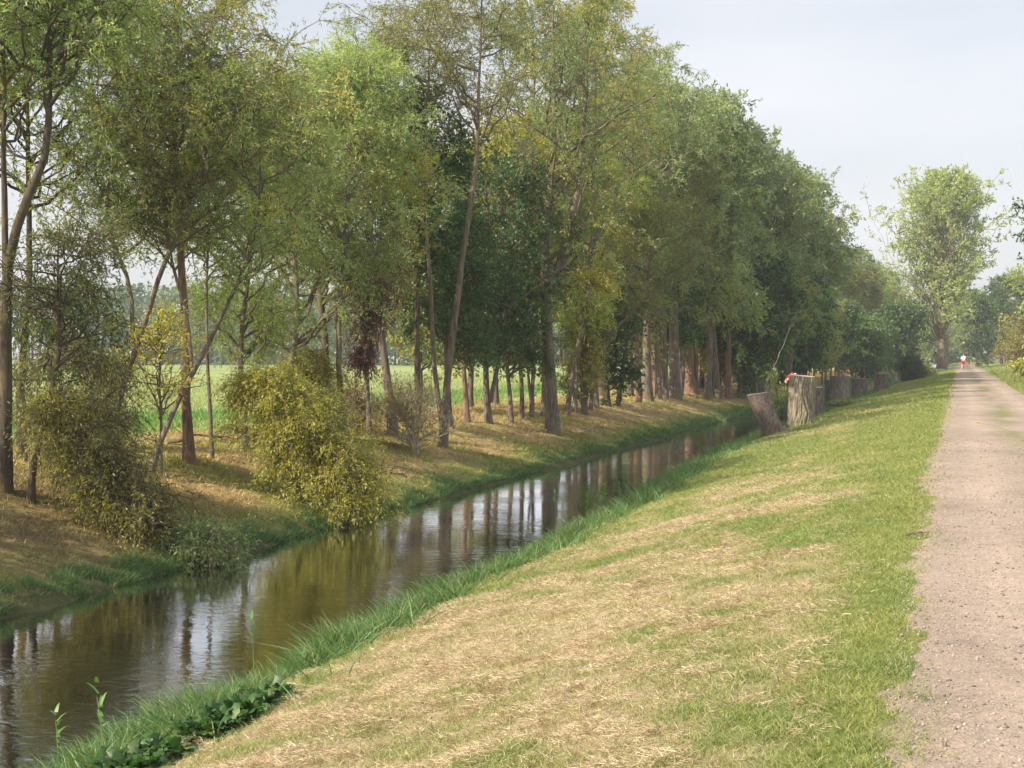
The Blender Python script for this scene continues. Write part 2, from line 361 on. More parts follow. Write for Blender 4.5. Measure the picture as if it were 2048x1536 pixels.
r_ = b.n('MapRange'); b.l(n2.outputs['Fac'], r_.inputs[0]); r_.inputs[1].default_value = .4; r_.inputs[2].default_value = .65; r_.inputs[3].default_value = .25; r_.inputs[4].default_value = 1
mu = b.n('Math', operation='MULTIPLY'); b.l(n1.outputs['Fac'], mu.inputs[0]); b.l(r_.outputs[0], mu.inputs[1])
bp = b.n('Bump', Strength=.32, Distance=.025); b.l(mu.outputs[0], bp.inputs['Height'])
p = b.n('MixShader'); fz = b.n('Fresnel', IOR=2.7); gl = b.n('BsdfGlossy', Roughness=.02); gl.inputs['Color'].default_value = (.95, .96, 1, 1); df = b.n('BsdfDiffuse'); df.inputs['Color'].default_value = (.014, .013, .007, 1)
for q_ in (fz, gl): b.l(bp.outputs[0], q_.inputs['Normal'])
mf = b.n('Math', operation='MULTIPLY', use_clamp=True); mf.inputs[1].default_value = 1.65; b.l(fz.outputs[0], mf.inputs[0]); b.l(mf.outputs[0], p.inputs[0]); b.l(df.outputs[0], p.inputs[1]); b.l(gl.outputs[0], p.inputs[2])
o = b.n('OutputMaterial'); b.l(p.outputs[0], o.inputs[0])
tag(link('river_water', mesh_np('river_water', np.stack([WX, WY, WX*0+WATER], -1), F, m, smooth=True)), kind='structure')

# path
py_ = np.array(sorted(stretch(4, -60, .3, 1.3)[1:])+list(axis([(4, 40, .08)]))+stretch(40, 900, .12, 1.015)[1:])
def pedge_l(y): return -.30-.22*np.clip((y-6)/12, 0, 1)-.1*np.clip((y-20)/30, 0, 1)+curve_x(y)
def pedge_r(y): return 2.45+.05*np.sin(y*.3)+curve_x(y)
u = np.linspace(0, 1, 36)
PYY, PU = np.meshgrid(py_, u, indexing='ij')
rag = (fbm(PYY*2.6, PYY*0+1, 4, 51)-.5)*.34+(fbm(PYY*.5, PYY*0+1, 2, 59)-.5)*.3; rag2 = (fbm(PYY*2.6, PYY*0+9, 4, 52)-.5)*.35
PXX = (pedge_l(PYY)+rag)*(1-PU)+(pedge_r(PYY)+rag2)*PU
edge = np.minimum(PU, 1-PU)
PZZ = gz(PXX, PYY)+.012-np.clip(.03-edge, 0, 1)*.9+(fbm(PXX*5, PYY*5, 2, 53)-.5)*.008
I = np.arange(PXX.size).reshape(PXX.shape); F = np.stack([I[:-1, :-1], I[:-1, 1:], I[1:, 1:], I[1:, :-1]], -1).reshape(-1, 4)
pc = np.array([.36, .295, .245])*(.80+.40*fbm(PXX*1.2, PYY*.5, 3, 54))[..., None]
for tr_ in (.25, 1.75): pc *= (1+.13*np.exp(-((PXX-curve_x(PYY)-tr_+.15*(fbm(PYY*.2, PYY*0, 2, 57)-.5))/.22)**2))[..., None]
pc = pc*(1-.12*np.clip((fbm(PXX*3, PYY*1.5, 3, 58)-.6)*6, 0, 1))[..., None]
cen = np.exp(-((PXX-curve_x(PYY)-1.0)/.30)**2)*np.clip((PYY-22)/12, 0, 1)*np.clip((fbm(PXX*.8, PYY*.25, 3, 55)-.36)*7, 0, 1)
pc = pc*(1-cen[..., None]*.8)+np.array([.19, .21, .075])*cen[..., None]*.8
def path_mat():
    m = mat('gravel_path'); b = N(m); a = b.n('Attribute', attribute_name='tint'); tc = b.n('TexCoord')
    v = b.n('TexVoronoi', Scale=60); b.l(tc.outputs['Object'], v.inputs['Vector']); n1 = b.n('TexNoise', Scale=60, Detail=5, Roughness=.8); b.l(tc.outputs['Object'], n1.inputs['Vector'])
    c = ramp(b, v.outputs['Color'], [(0, (.5, .48, .48)), (.3, (.9, .88, .86)), (.6, (1, .98, .96)), (1, (1.4, 1.36, 1.32))])
    mx = b.n('Mix', data_type='RGBA', blend_type='MULTIPLY'); mx.inputs['Factor'].default_value = .8; b.l(a.outputs['Color'], mx.inputs['A']); b.l(c, mx.inputs['B'])
    n3 = b.n('TexNoise', Scale=5, Detail=5, Roughness=.7); b.l(tc.outputs['Object'], n3.inputs['Vector']); c3 = ramp(b, n3.outputs['Fac'], [(.3, (.82, .84, .86)), (.7, (1.12, 1.08, 1.05))])
    mx2 = b.n('Mix', data_type='RGBA', blend_type='MULTIPLY'); mx2.inputs['Factor'].default_value = 1; b.l(mx.outputs['Result'], mx2.inputs['A']); b.l(c3, mx2.inputs['B'])
    p = b.n('BsdfPrincipled', Roughness=.9); p.inputs['Specular IOR Level'].default_value = .2; b.l(mx2.outputs['Result'], p.inputs['Base Color'])
    ad = b.n('Math', operation='ADD'); b.l(v.outputs['Distance'], ad.inputs[0]); b.l(n1.outputs['Fac'], ad.inputs[1])
    bp = b.n('Bump', Strength=.55, Distance=.012); b.l(ad.outputs[0], bp.inputs['Height']); b.l(bp.outputs[0], p.inputs['Normal'])
    o = b.n('OutputMaterial'); b.l(p.outputs[0], o.inputs[0]); return m
M_PATH = path_mat()
tag(link('path', mesh_np('path', np.stack([PXX, PYY, PZZ], -1), F, M_PATH, pc.reshape(-1, 3), smooth=True)), kind='structure')

# ------------------------------------------------------------ ground cover (stuff)
rng = np.random.default_rng(7)
def in_view(x, y, m=120):
    v = np.stack([x, y, gz(x, y, False)-EYE], -1); f = v@FW; px = 1024+FPX*(v@RT)/f; py = 768-FPX*(v@UP)/f
    return (f > 1) & (px > -m) & (px < 2048+m) & (py < 1536+m*1.5)
def blades(x, y, L, W, lean, az, col, seg=2, z=None, curl=.5):
    n = len(x); z = gz(x, y)-.004 if z is None else z
    B = np.stack([x, y, z], -1); D = np.stack([np.cos(az)*np.sin(lean), np.sin(az)*np.sin(lean), np.cos(lean)], -1)
    S = np.stack([-np.sin(az), np.cos(az), az*0], -1)
    # let blades face any way round
    ph = rng.random(n)*6.283; S = S*np.cos(ph)[:, None]+unit(np.cross(D, S))*np.sin(ph)[:, None]
    out = []
    for i in range(seg+1):
        t = i/seg; h = B+D*L[:, None]*t+np.stack([np.cos(az), np.sin(az), -.6*np.ones(n)], -1)*(L*curl*t*t)[:, None]
        wv = S*(W*(1-t**1.5)*.5+W*.04)[:, None]; out += [h-wv, h+wv]
    V = np.stack(out, 1); k = 2*(seg+1)
    i = np.arange(n)[:, None]*k+np.arange(seg)[None]*2
    F = np.stack([i, i+1, i+3, i+2], -1).reshape(-1, 4)
    return V.reshape(-1, 3), F, np.repeat(col, seg, 0)
def scatter(n, xr, yr, p=1.0):
    y = yr[0]*(yr[1]/yr[0])**(rng.random(n)**p); x = rng.uniform(*xr, n); m = in_view(x, y); return x[m], y[m]

# mown green blades on the slope and the verge
def mown(n, xr, yr, L0, W0):
    x, y = scatter(n, xr, yr); c, hay = ground_col(x, y)
    keep = (rng.random(len(x)) < (1-.7*hay)*np.clip(.55+2.2*(fbm(x*6, y*6, 2, 63)-.35), .3, 1)) & ((x < pedge_l(y)+.34*rng.random(len(x))**3*(.4+1.2*fbm(y*1.7, y*0, 2, 64))) | (x > pedge_r(y)-.1)) ; x = x[keep]; y = y[keep]; c = c[keep]; hay = hay[keep]; n = len(x)
    cl = fbm(x*5, y*5, 2, 61); s = 1+np.clip(y-10, 0, 60)*.035
    L = L0*(.5+.8*rng.random(n))*(.6+.9*cl)*s**.4; W = W0*(.7+.6*rng.random(n))*s
    g = np.array([[.19, .27, .07], [.27, .35, .10], [.34, .38, .14], [.42, .38, .19], [.15, .22, .06]])[rng.integers(0, 5, n)]*(.75+.4*rng.random(n))[:, None]*np.array([1.08, 1.0, .92])
    g = g*.62+c*.38*1.1
    return blades(x, y, L, W, np.abs(rng.normal(.25, .3, n)), rng.random(n)*6.283, g, 2)
parts = [mown(360000, (-5.9, .1), (5.2, 18), .055, .0045), mown(200000, (-5.9, .2), (16, 50), .055, .0055), mown(60000, (-5.9, .2), (45, 190), .09, .010), mown(60000, (2.3, 9), (35, 230), .16, .012)]
def merge3(parts, name, m, **kw):
    V, F = join([(a, b_) for a, b_, _ in parts]); c = np.concatenate([p[2] for p in parts]); return tag(link(name, mesh_np(name, V, F, m, c)), kind='stuff', **kw)
merge3(parts, 'mown_grass', M_GRASS)
# hay: dry blades lying in mats
def hayp(n, xr, yr):
    x, y = scatter(n, xr, yr); c, hay = ground_col(x, y); cl = fbm(x*3.2+.3*y, y*3.2, 3, 62)
    keep = rng.random(len(x)) < np.clip(hay*1.25*(cl*2.6-.75), .03, 1)*(x < pedge_l(y)-.1); x = x[keep]; y = y[keep]; cl = cl[keep]; n = len(x)
    s = 1+np.clip(y-10, 0, 60)*.04
    L = (.018+.036*rng.random(n)+.05*rng.random(n)**10)*s**.3; W = (.0018+.0016*rng.random(n))*s
    g = np.array([[.68, .56, .40], [.58, .45, .31], [.44, .32, .21], [.74, .64, .48], [.28, .19, .12], [.56, .51, .29]])[rng.integers(0, 6, n)]*(.8+.35*rng.random(n))[:, None]
    pt_ = np.clip((fbm(x*6.5, y*8.5, 3, 65)-.56)*7, 0, 1); g = g*(1-.45*pt_[:, None]*np.array([.8, 1, 1.15]))
    z = gz(x, y)+.002+np.clip(cl-.45, 0, 1)*.22*rng.random(n)
    return blades(x, y, L, W, R(78)+rng.normal(0, .22, n), rng.random(n)*6.283, g, 2, z, curl=.12)
merge3([hayp(560000, (-5.9, -.5), (5.2, 20)), hayp(160000, (-5.9, -.5), (18, 60))], 'dry_hay', M_STRAW)
# long grass along both waterlines
def long_grass(n, side, yr, L0):
    y = yr[0]*(yr[1]/yr[0])**rng.random(n)
    cl = fbm(y*.9, y*0+side, 3, 71)
    if side > 0: x = -6.05+rng.normal(0, .33, n)
    else: x = -11.75-np.abs(rng.normal(0, .26, n))*(.4+cl*1.1)+.16
    x = x+0*y
    if side > 0: x = x*(x/(xe(x, y)-1e-9))
    m = in_view(x, y); x = x[m]; y = y[m]; cl = cl[m]
    tuft = fbm(x*2.5, y*2.5, 2, 72); k = rng.random(len(x)) < np.clip((tuft-.38)*4, .04, 1); x = x[k]; y = y[k]; cl = cl[k]; tuft = tuft[k]
    n = len(x); s = 1+np.clip(y-12, 0, 80)*.02
    L = L0*(.45+.75*rng.random(n))*(.45+.9*cl)*(.5+tuft); W = (.007+.006*rng.random(n))*s
    g = np.array([[.09, .19, .05], [.14, .25, .08], [.09, .18, .055], [.18, .26, .09], [.25, .28, .11], [.11, .21, .09]])[rng.integers(0, 6, n)]*(.75+.45*rng.random(n))[:, None]
    return blades(x, y, L, W, np.abs(rng.normal(.3, .28, n)), rng.random(n)*6.283, g, 4, None, .35)
merge3([long_grass(60000, 1, (8.5, 45), .30), long_grass(20000, 1, (45, 190), .32)], 'bank_grass', M_GRASS)
merge3([long_grass(46000, -1, (14, 60), .17), long_grass(18000, -1, (60, 260), .36)], 'waterside_grass', M_GRASS)
# rough litter and tufts on the far bank
def litter(n, xr, yr):
    x, y = scatter(n, xr, yr); n = len(x); cl = fbm(x*1.6, y*1.6, 3, 81); k = rng.random(n) < np.clip((cl-.25)*2, .1, 1); x = x[k]; y = y[k]; n = len(x); c, _ = ground_col(x, y)
    s = 1+np.clip(y-20, 0, 90)*.02; g = c*(.8+.7*rng.random(n))[:, None]
    return blades(x, y, (.05+.11*rng.random(n))*s**.3, (.008+.008*rng.random(n))*s, np.abs(rng.normal(.7, .45, n)), rng.random(n)*6.283, g, 2, None, .3)
merge3([litter(170000, (-21, -12.0), (16, 60)), litter(50000, (-21, -12.2), (60, 220))], 'bank_litter', M_STRAW)
# meadow grass of the field
def meadow(n, yr):
    x = -20-45*rng.random(n)**1.6; y = yr[0]*(yr[1]/yr[0])**rng.random(n); m = in_view(x, y); x = x[m]; y = y[m]; n = len(x); c, _ = ground_col(x, y)
    return blades(x, y, (.10+.18*rng.random(n)), .02+.02*rng.random(n), np.abs(rng.normal(.2, .2, n)), rng.random(n)*6.283, c*(.8+.5*rng.random(n))[:, None], 2, None, .3)
merge3([meadow(120000, (22, 160))], 'meadow_grass', M_GRASS)
# path pebbles
def pebbles(n, yr):
    y = yr[0]*(yr[1]/yr[0])**rng.random(n); x = pedge_l(y)-.05+rng.random(n)**1.0*2.8; m = in_view(x, y); x = x[m]; y = y[m]; n = len(x)
    r = (.003+.010*rng.random(n)**7)*(1+np.clip(y-8, 0, 40)*.02)
    ico = np.array([[0, 0, 1], [.9, 0, .1], [.25, .85, 0], [-.75, .5, .1], [-.7, -.55, 0], [.3, -.85, .1], [0, 0, -.6]])
    T = np.array([[0, 1, 2], [0, 2, 3], [0, 3, 4], [0, 4, 5], [0, 5, 1], [6, 2, 1], [6, 3, 2], [6, 4, 3], [6, 5, 4], [6, 1, 5]])
    a = rng.random(n)*6.283; q = ico[None]*(.7+.6*rng.random((n, 7, 1)))*r[:, None, None]; X = q[..., 0]*np.cos(a)[:, None]-q[..., 1]*np.sin(a)[:, None]; Y = q[..., 0]*np.sin(a)[:, None]+q[..., 1]*np.cos(a)[:, None]
    V = np.stack([X+x[:, None], Y+y[:, None], q[..., 2]*.8+gz(x, y)[:, None]+.013], -1)
    F = (np.arange(n)[:, None, None]*7+T[None]).reshape(-1, 3)
    c = np.array([[.36, .30, .26], [.26, .22, .20], [.38, .32, .28], [.15, .12, .10], [.34, .26, .22], [.42, .37, .33]])[rng.integers(0, 6, n)]
    return V.reshape(-1, 3), F, np.repeat(c, 10, 0)
def tint_mat(name):
    m = mat(name); b = N(m); a = b.n('Attribute', attribute_name='tint'); n1 = b.n('TexNoise', Scale=90, Detail=2); tc = b.n('TexCoord'); b.l(tc.outputs['Object'], n1.inputs['Vector'])
    v = b.n('MapRange'); b.l(n1.outputs['Fac'], v.inputs[0]); v.inputs[3].default_value = .7; v.inputs[4].default_value = 1.3
    hv = b.n('HueSaturation'); b.l(a.outputs['Color'], hv.inputs['Color']); b.l(v.outputs[0], hv.inputs['Value'])
    p = b.n('BsdfPrincipled', Roughness=.85); b.l(hv.outputs[0], p.inputs['Base Color']); o = b.n('OutputMaterial'); b.l(p.outputs[0], o.inputs[0]); return m
M_STONE = tint_mat('pebble')
merge3([pebbles(42000, (5, 30))], 'path_gravel', M_STONE)

# ------------------------------------------------------------ left row: individual trees read off the photograph
def stem_pts(pixels, depth, base):
    P = np.array([pt(x, y, depth) for x, y in pixels])-base
    # give each stem some depth wander of its own
    w_ = np.cumsum(np.random.default_rng(int(pixels[0][0])).normal(0, .12, len(P))); w_[0] = 0
    return P+FW[None]*w_[:, None]*np.array([1, 1, 0])
def photo_tree(name, label, cat, base_px, stems, wpx, top, bot, half, pal, seed, **kw):
    base, dep = at(*base_px)
    S = []; rad = []
    for i, s in enumerate(stems):
        px = [base_px]+s if not kw.get('fork') or i == 0 else s
        top_x = s[-1][0]
        if s[-1][1] > top+30 and kw.get('extend', True): px = px+[(top_x+(hash((seed, i)) % 21-10), (s[-1][1]+top)/2), (top_x+kw.get('tx', 0), top+15)]
        P = stem_pts(px, dep, base); P[0] = P[0] if (kw.get('fork') and i) else P[0]*0
        S.append(P); rad.append(wpx/2/FPX*dep*(.88 if i == 0 else .6))
    kw.pop('fork', None); kw.pop('extend', None); kw.pop('tx', None)
    zt = pt(stems[0][-1][0], top, dep)[2]-base[2]; zb = pt(stems[0][-1][0], bot, dep)[2]-base[2]
    return build_tree(name, label, cat, base, S, rad, zb, zt, half/FPX*dep, pal, seed, group=kw.pop('group', 'trees along the far river bank'), **kw)[0]

T = photo_tree
near = dict(nlimb=44, nbr=7, ntw=11, nleaf=14, leaf=.085, lw=.27)
# far left edge group
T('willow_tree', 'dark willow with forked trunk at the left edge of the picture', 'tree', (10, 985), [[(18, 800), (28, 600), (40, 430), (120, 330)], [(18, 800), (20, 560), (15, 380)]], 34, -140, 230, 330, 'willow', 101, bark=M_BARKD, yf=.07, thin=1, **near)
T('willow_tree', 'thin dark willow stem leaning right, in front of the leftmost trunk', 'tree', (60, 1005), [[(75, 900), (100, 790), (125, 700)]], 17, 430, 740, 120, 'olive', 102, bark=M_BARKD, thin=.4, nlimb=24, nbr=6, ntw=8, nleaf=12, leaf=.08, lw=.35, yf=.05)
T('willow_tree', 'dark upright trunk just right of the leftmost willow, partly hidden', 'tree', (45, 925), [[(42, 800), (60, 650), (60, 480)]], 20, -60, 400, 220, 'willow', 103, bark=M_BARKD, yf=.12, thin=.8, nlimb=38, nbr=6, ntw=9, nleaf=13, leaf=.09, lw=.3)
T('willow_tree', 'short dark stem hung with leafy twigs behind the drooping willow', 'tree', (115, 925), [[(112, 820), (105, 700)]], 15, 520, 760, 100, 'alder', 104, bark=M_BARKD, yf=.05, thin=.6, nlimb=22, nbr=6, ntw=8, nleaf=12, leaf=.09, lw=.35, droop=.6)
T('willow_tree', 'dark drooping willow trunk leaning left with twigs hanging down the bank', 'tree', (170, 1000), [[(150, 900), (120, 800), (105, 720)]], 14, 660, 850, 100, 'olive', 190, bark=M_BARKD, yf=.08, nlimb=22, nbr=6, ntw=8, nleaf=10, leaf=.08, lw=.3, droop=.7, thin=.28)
T('willow_tree', 'grey trunk curving up to the right beside the drooping willow', 'tree', (215, 935), [[(222, 860), (240, 770), (268, 690), (310, 600), (345, 480), (420, 400)], [(268, 690), (262, 560), (200, 440), (230, 340)]], 16, -10, 520, 200, 'olive', 105, yf=.10, fork=True, thin=.6, **near)
T('willow_tree', 'pale grey trunk leaning strongly right and crossing a thin stem', 'tree', (295, 950), [[(315, 880), (345, 800), (385, 735), (425, 650), (470, 560), (520, 440)], [(385, 735), (372, 620), (330, 500)]], 14, 110, 550, 210, 'willow', 106, yf=.10, fork=True, thin=.7, **near)
T('willow_sapling', 'thin upright stem with yellowing leaves crossed by the leaning trunk', 'tree', (322, 945), [[(318, 850), (312, 760), (318, 680)]], 8, 640, 850, 42, 'yellow', 107, nlimb=22, nbr=4, ntw=5, nleaf=8, leaf=.08, up=1.1, yf=.1, droop=0)
T('willow_tree', 'thick straight reddish brown trunk in front of the green field', 'tree', (375, 930), [[(372, 800), (368, 650), (365, 500), (350, 330)]], 24, -60, 470, 220, 'silver', 108, bark=M_BARKR, yf=.07, thin=.8, **near)
T('willow_tree', 'thin pale wavy trunk right of the thick reddish one', 'tree', (423, 920), [[(420, 850), (417, 780), (412, 700), (408, 600)]], 10, 250, 560, 100, 'yellowgreen', 109, nlimb=26, nbr=6, ntw=8, nleaf=13, leaf=.09, yf=.06)
T('willow_tree', 'willow with its crown down to the meadow left of the yellow bush', 'tree', (492, 900), [[(488, 800), (480, 700), (500, 560), (520, 400)]], 15, 130, 740, 130, 'yellowgreen', 110, yf=.07, lo_r=.7, **near)
T('willow_tree', 'broad willow towering behind the yellow bush', 'tree', (560, 880), [[(570, 780), (600, 650), (590, 480), (600, 300)]], 16, 125, 700, 210, 'willow', 111, yf=.07, **near)
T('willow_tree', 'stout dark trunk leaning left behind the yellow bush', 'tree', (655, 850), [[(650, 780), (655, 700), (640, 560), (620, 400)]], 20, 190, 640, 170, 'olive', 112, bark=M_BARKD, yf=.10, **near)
T('willow_tree', 'pale slim trunk bending left beside the yellow bush', 'tree', (690, 885), [[(680, 800), (673, 720), (676, 640), (690, 480), (700, 300)]], 15, 100, 600, 150, 'willow', 113, yf=.06, **near)
T('willow_tree', 'slim straight grey trunk beneath the hanging dead brown branch', 'tree', (738, 875), [[(736, 800), (730, 720), (735, 560), (745, 400)]], 11, 240, 620, 100, 'yellow', 114, yf=.18, nlimb=30, nbr=6, ntw=8, nleaf=13, leaf=.085)
T('willow_tree', 'trunk leaning left with reddish shoots left of the forked tree', 'tree', (787, 870), [[(778, 800), (765, 720), (760, 620), (740, 450), (730, 250)]], 21, 80, 420, 150, 'willow', 115, yf=.04, **near)
T('alder_tree', 'dark alder with low crown left of the tall forked trunk', 'tree', (838, 862), [[(836, 780), (834, 650), (838, 480), (850, 300)]], 15, 170, 560, 100, 'alder', 116, bark=M_BARKD, yf=.0, nlimb=40, nbr=6, ntw=8, nleaf=10, leaf=.09, lw=.7)
T('poplar_tree', 'tall forked grey trunk with two stems rising from the bank', 'tree', (885, 895), [[(884, 845), (892, 740), (912, 600), (925, 480), (960, 330)], [(884, 845), (866, 740), (862, 600), (850, 430), (850, 280)]], 18, -40, 300, 175, 'olive', 117, yf=.07, fork=True, up=.9, thin=.72, **near)
T('alder_tree', 'dark alder trunk with low dark green crown right of the forked tree', 'tree', (900, 855), [[(897, 780), (895, 650), (900, 520)]], 16, 400, 740, 110, 'alder', 118, bark=M_BARKD, yf=0, nlimb=40, nbr=6, ntw=8, nleaf=10, leaf=.09, lw=.7, lo_r=.8)
T('alder_tree', 'orange brown trunk with a leafy twig in front, before the pale field', 'tree', (935, 845), [[(931, 780), (928, 720), (930, 600)]], 13, 480, 740, 95, 'alder', 119, bark=M_BARKR, yf=0, nlimb=34, nbr=6, ntw=8, nleaf=10, leaf=.09, lw=.7)
T('alder_tree', 'V shaped double trunk under dark green leaves', 'tree', (978, 847), [[(974, 800), (970, 740), (985, 600), (975, 430)], [(980, 805), (992, 750), (1005, 690)]], 15, 300, 740, 130, 'alder', 120, yf=.01, nlimb=44, nbr=6, ntw=8, nleaf=10, leaf=.09, lw=.7, fork=True)
T('alder_tree', 'slender trunk with dark alder leaves left of the big straight trunk', 'tree', (1023, 845), [[(1020, 790), (1015, 720), (1020, 600)]], 11, 500, 760, 95, 'alder', 121, yf=0, nlimb=34, nbr=6, ntw=8, nleaf=10, leaf=.095, lw=.7, lo_r=.8)
mid = dict(nlimb=40, nbr=6, ntw=10, nleaf=13, leaf=.105, lw=.3)
T('willow_tree', 'short leaning trunk with pale bare forked boughs in its crown', 'tree', (1045, 838), [[(1046, 780), (1040, 690), (1010, 600), (1030, 520)]], 10, 240, 600, 120, 'yellow', 122, yf=.18, **mid)
T('willow_tree', 'slim trunk, nearest on the left to the big straight trunk', 'tree', (1088, 835), [[(1090, 780), (1092, 700), (1080, 560), (1060, 380)]], 12, -10, 480, 130, 'olive', 123, yf=.08, **mid)
T('willow_tree', 'pair of close dim trunks half hidden behind alder leaves', 'tree', (1064, 836), [[(1066, 780), (1070, 700), (1080, 560)], [(1060, 780), (1050, 700)]], 10, 330, 620, 90, 'silver', 124, **mid)
T('poplar_tree', 'thickest straight grey trunk standing low on the far bank', 'tree', (1110, 868), [[(1108, 760), (1105, 650), (1103, 550), (1090, 480), (1120, 330)], [(1104, 580), (1135, 470), (1165, 330)]], 27, -10, 560, 190, 'willow', 125, yf=.09, fork=True, up=.85, **mid)
T('willow_tree', 'slim stem leaning right behind the thickest trunk', 'tree', (1133, 832), [[(1140, 760), (1155, 680), (1175, 600), (1190, 480)]], 10, -30, 560, 130, 'olive', 126, yf=.10, **mid)
T('willow_tree', 'pale thin trunk among upright shoots right of the thickest trunk', 'tree', (1152, 830), [[(1152, 770), (1160, 700), (1180, 560)]], 9, 210, 700, 100, 'yellowgreen', 127, yf=.10, **mid)
T('willow_tree', 'curved stem rising to the right into bare arching boughs', 'tree', (1180, 822), [[(1186, 760), (1205, 690), (1240, 640), (1290, 610)]], 9, 380, 640, 120, 'olive', 128, yf=.05, **mid)
T('alder_tree', 'dark alder with low round crown before the field gap', 'tree', (1213, 812), [[(1212, 760), (1215, 690), (1225, 560)]], 17, 520, 790, 80, 'alder', 129, yf=0, nlimb=40, nbr=6, ntw=8, nleaf=10, leaf=.12, lw=.7, bark=M_BARKD, lo_r=.8)
T('willow_tree', 'thin mossy trunk leaning right at the left side of the field gap', 'tree', (1235, 812), [[(1240, 770), (1248, 700), (1270, 560)]], 9, 90, 560, 110, 'silver', 130, yf=.05, **mid)
T('willow_tree', 'slender trunk behind the dark alder with low crown', 'tree', (1193, 818), [[(1193, 760), (1185, 650), (1180, 450)]], 10, -10, 430, 120, 'olive', 131, yf=.10, **mid)
labs = ['reddish trunk at the right side of the field gap', 'broad furrowed double trunk right of the field gap', 'trunk with swollen burr at its foot beyond the field gap', 'smooth slanting trunk between burred trunk and broad pale trunk',
        'broadest pale trunk of the group right of the field gap', 'narrow trunk close against the broadest pale trunk', 'broad reddish ivy covered trunk leaning in deep shade', 'thin tilted trunk beside the ivy covered trunk']
spec = [(1278, 806, 12, 470, 'willow', 90), (1296, 801, 21, 200, 'silver', 590), (1318, 800, 13, 100, 'silver', 600), (1332, 798, 12, 250, 'olive', 560), (1350, 799, 26, 185, 'silver', 620), (1364, 793, 8, 300, 'olive', 500), (1382, 788, 21, 220, 'willow', 560), (1394, 789, 11, 260, 'silver', 640)]
for i, (x, y, wp, top, pal, bot) in enumerate(spec):
    T('poplar_tree', labs[i], 'tree', (x, y), [[(x-2, y-100), (x-6+3*i % 9, y-240), (x, (y+top)/2-60)]], wp, [330, 130, 85, 260, 165, 300, 190, 230][i], [620, 590, 600, 560, 620, 500, 560, 640][i], [80, 100, 110, 90, 110, 80, 100, 90][i], pal, 140+i, yf=.05, bark=[M_BARKR, M_BARK, M_BARK, M_BARK, M_BARK, M_BARK, M_BARKR, M_BARKR][i], nlimb=40, nbr=6, ntw=8, nleaf=13, leaf=.13, lw=.3)
# alders that close the mid row near the ground
for i, (x, y, top, half, lab) in enumerate([(1425, 784, 560, 70, 'dark low alder beside the orange leaved sapling'), (1330, 792, 520, 90, 'broad dark alder crown hanging over the field gap trunks'), (1500, 776, 470, 70, 'dark alder behind the leaning stump'), (1560, 770, 520, 60, 'dark alder crown right behind the tall stump')]):
    T('alder_tree', lab, 'tree', (x, y), [[(x, y-100), (x+4, (y+top)/2)]], 14, top, 700, half, 'alder', 160+i, yf=0, nlimb=40, nbr=6, ntw=7, nleaf=9, leaf=.16, lw=.7, bark=M_BARKD)
T('orange_sapling', 'small sapling with orange and rust leaves between pale trunks', 'tree', (1440, 786), [[(1440, 740), (1438, 700)]], 8, 670, 765, 34, 'rust', 170, yf=.45, nlimb=24, nbr=5, ntw=6, nleaf=8, leaf=.14, lw=.5)

for i, (x_, y_, h_) in enumerate([(-16.8, 14.5, 9.0), (-16.2, 9.5, 9.5)]):  # unseen willows, added to cast shade onto the near left bank
    build_tree('willow_tree', ['willow just outside the left edge, nearer than the forked one', 'willow farther outside the left edge of the picture'][i], 'tree', (x_, y_, float(gz(x_, y_, False))), [np.array([[0, 0, 0], [.2, .1, h_*.5], [.1, 0, h_*.95]])], [.15], h_*.12, h_, 3.0, 'willow', 180+i, nlimb=44, nbr=6, ntw=8, nleaf=9, leaf=.13, lw=.35, twigwood=False, group='trees along the far river bank')
# special parts: dead hanging branch, yellow spray
def spray(root_name, parent_obj, px0, px1, dep, pal, seed, n, spread, l, lw, yf=0, wood=M_BARKD, name='dead_branch'):
    rg = np.random.default_rng(seed); o = np.array(parent_obj.location)
    a = pt(*px0, dep)-o; c = pt(*px1, dep)-o; L = np.linalg.norm(c-a); t = rg.random(n)
    S = a+(c-a)*t[:, None]+rg.normal(0, 1, (n, 3))*spread*np.array([1, 1, .5])*(1.15-t)[:, None]
    D = unit((c-a)[None]+rg.normal(0, .35, (n, 3))*L); Ls = .5+.6*rg.random(n); tt = np.array([0, .5, 1])[None, :, None]
    P = S[:, None]+D[:, None]*Ls[:, None, None]*tt; V, F = tubes(P, np.tile([[.012, .008, .003]], (n, 1)), 3)
    br = link(name, mesh_np(name, V, F, wood), parent_obj)
    li = np.repeat(np.arange(n), 22); C = P[li, 0]+(P[li, 2]-P[li, 0])*rg.random(len(li))[:, None]+rg.normal(0, .05, (len(li), 3))
    V, F, cc = leaves(rg, C, D[li]+[0, 0, -.5], l, lw, pal, yf); link('leaf_cluster', mesh_np('leaf_cluster', V, F, M_LEAF, cc), br)
    return br
tr = [o for o in COL.objects if o.get('label', '').startswith('slim straight grey trunk beneath')][0]
dep = at(738, 875)[1]
br = spray('', tr, (765, 470), (725, 720), dep-.5, 'dead', 5, 420, .38, .09, .35); br['label'] = 'hanging dead branch with dark reddish brown leaves'
tr = [o for o in COL.objects if o.get('label', '').startswith('thickest straight grey')][0]
br = spray('', tr, (1140, 545), (1195, 560), at(1110, 868)[1]-.6, 'yellow', 6, 60, .28, .12, .4, yf=.9, wood=M_BARK, name='yellow_branch'); br['label'] = 'branch with bright yellow leaves'

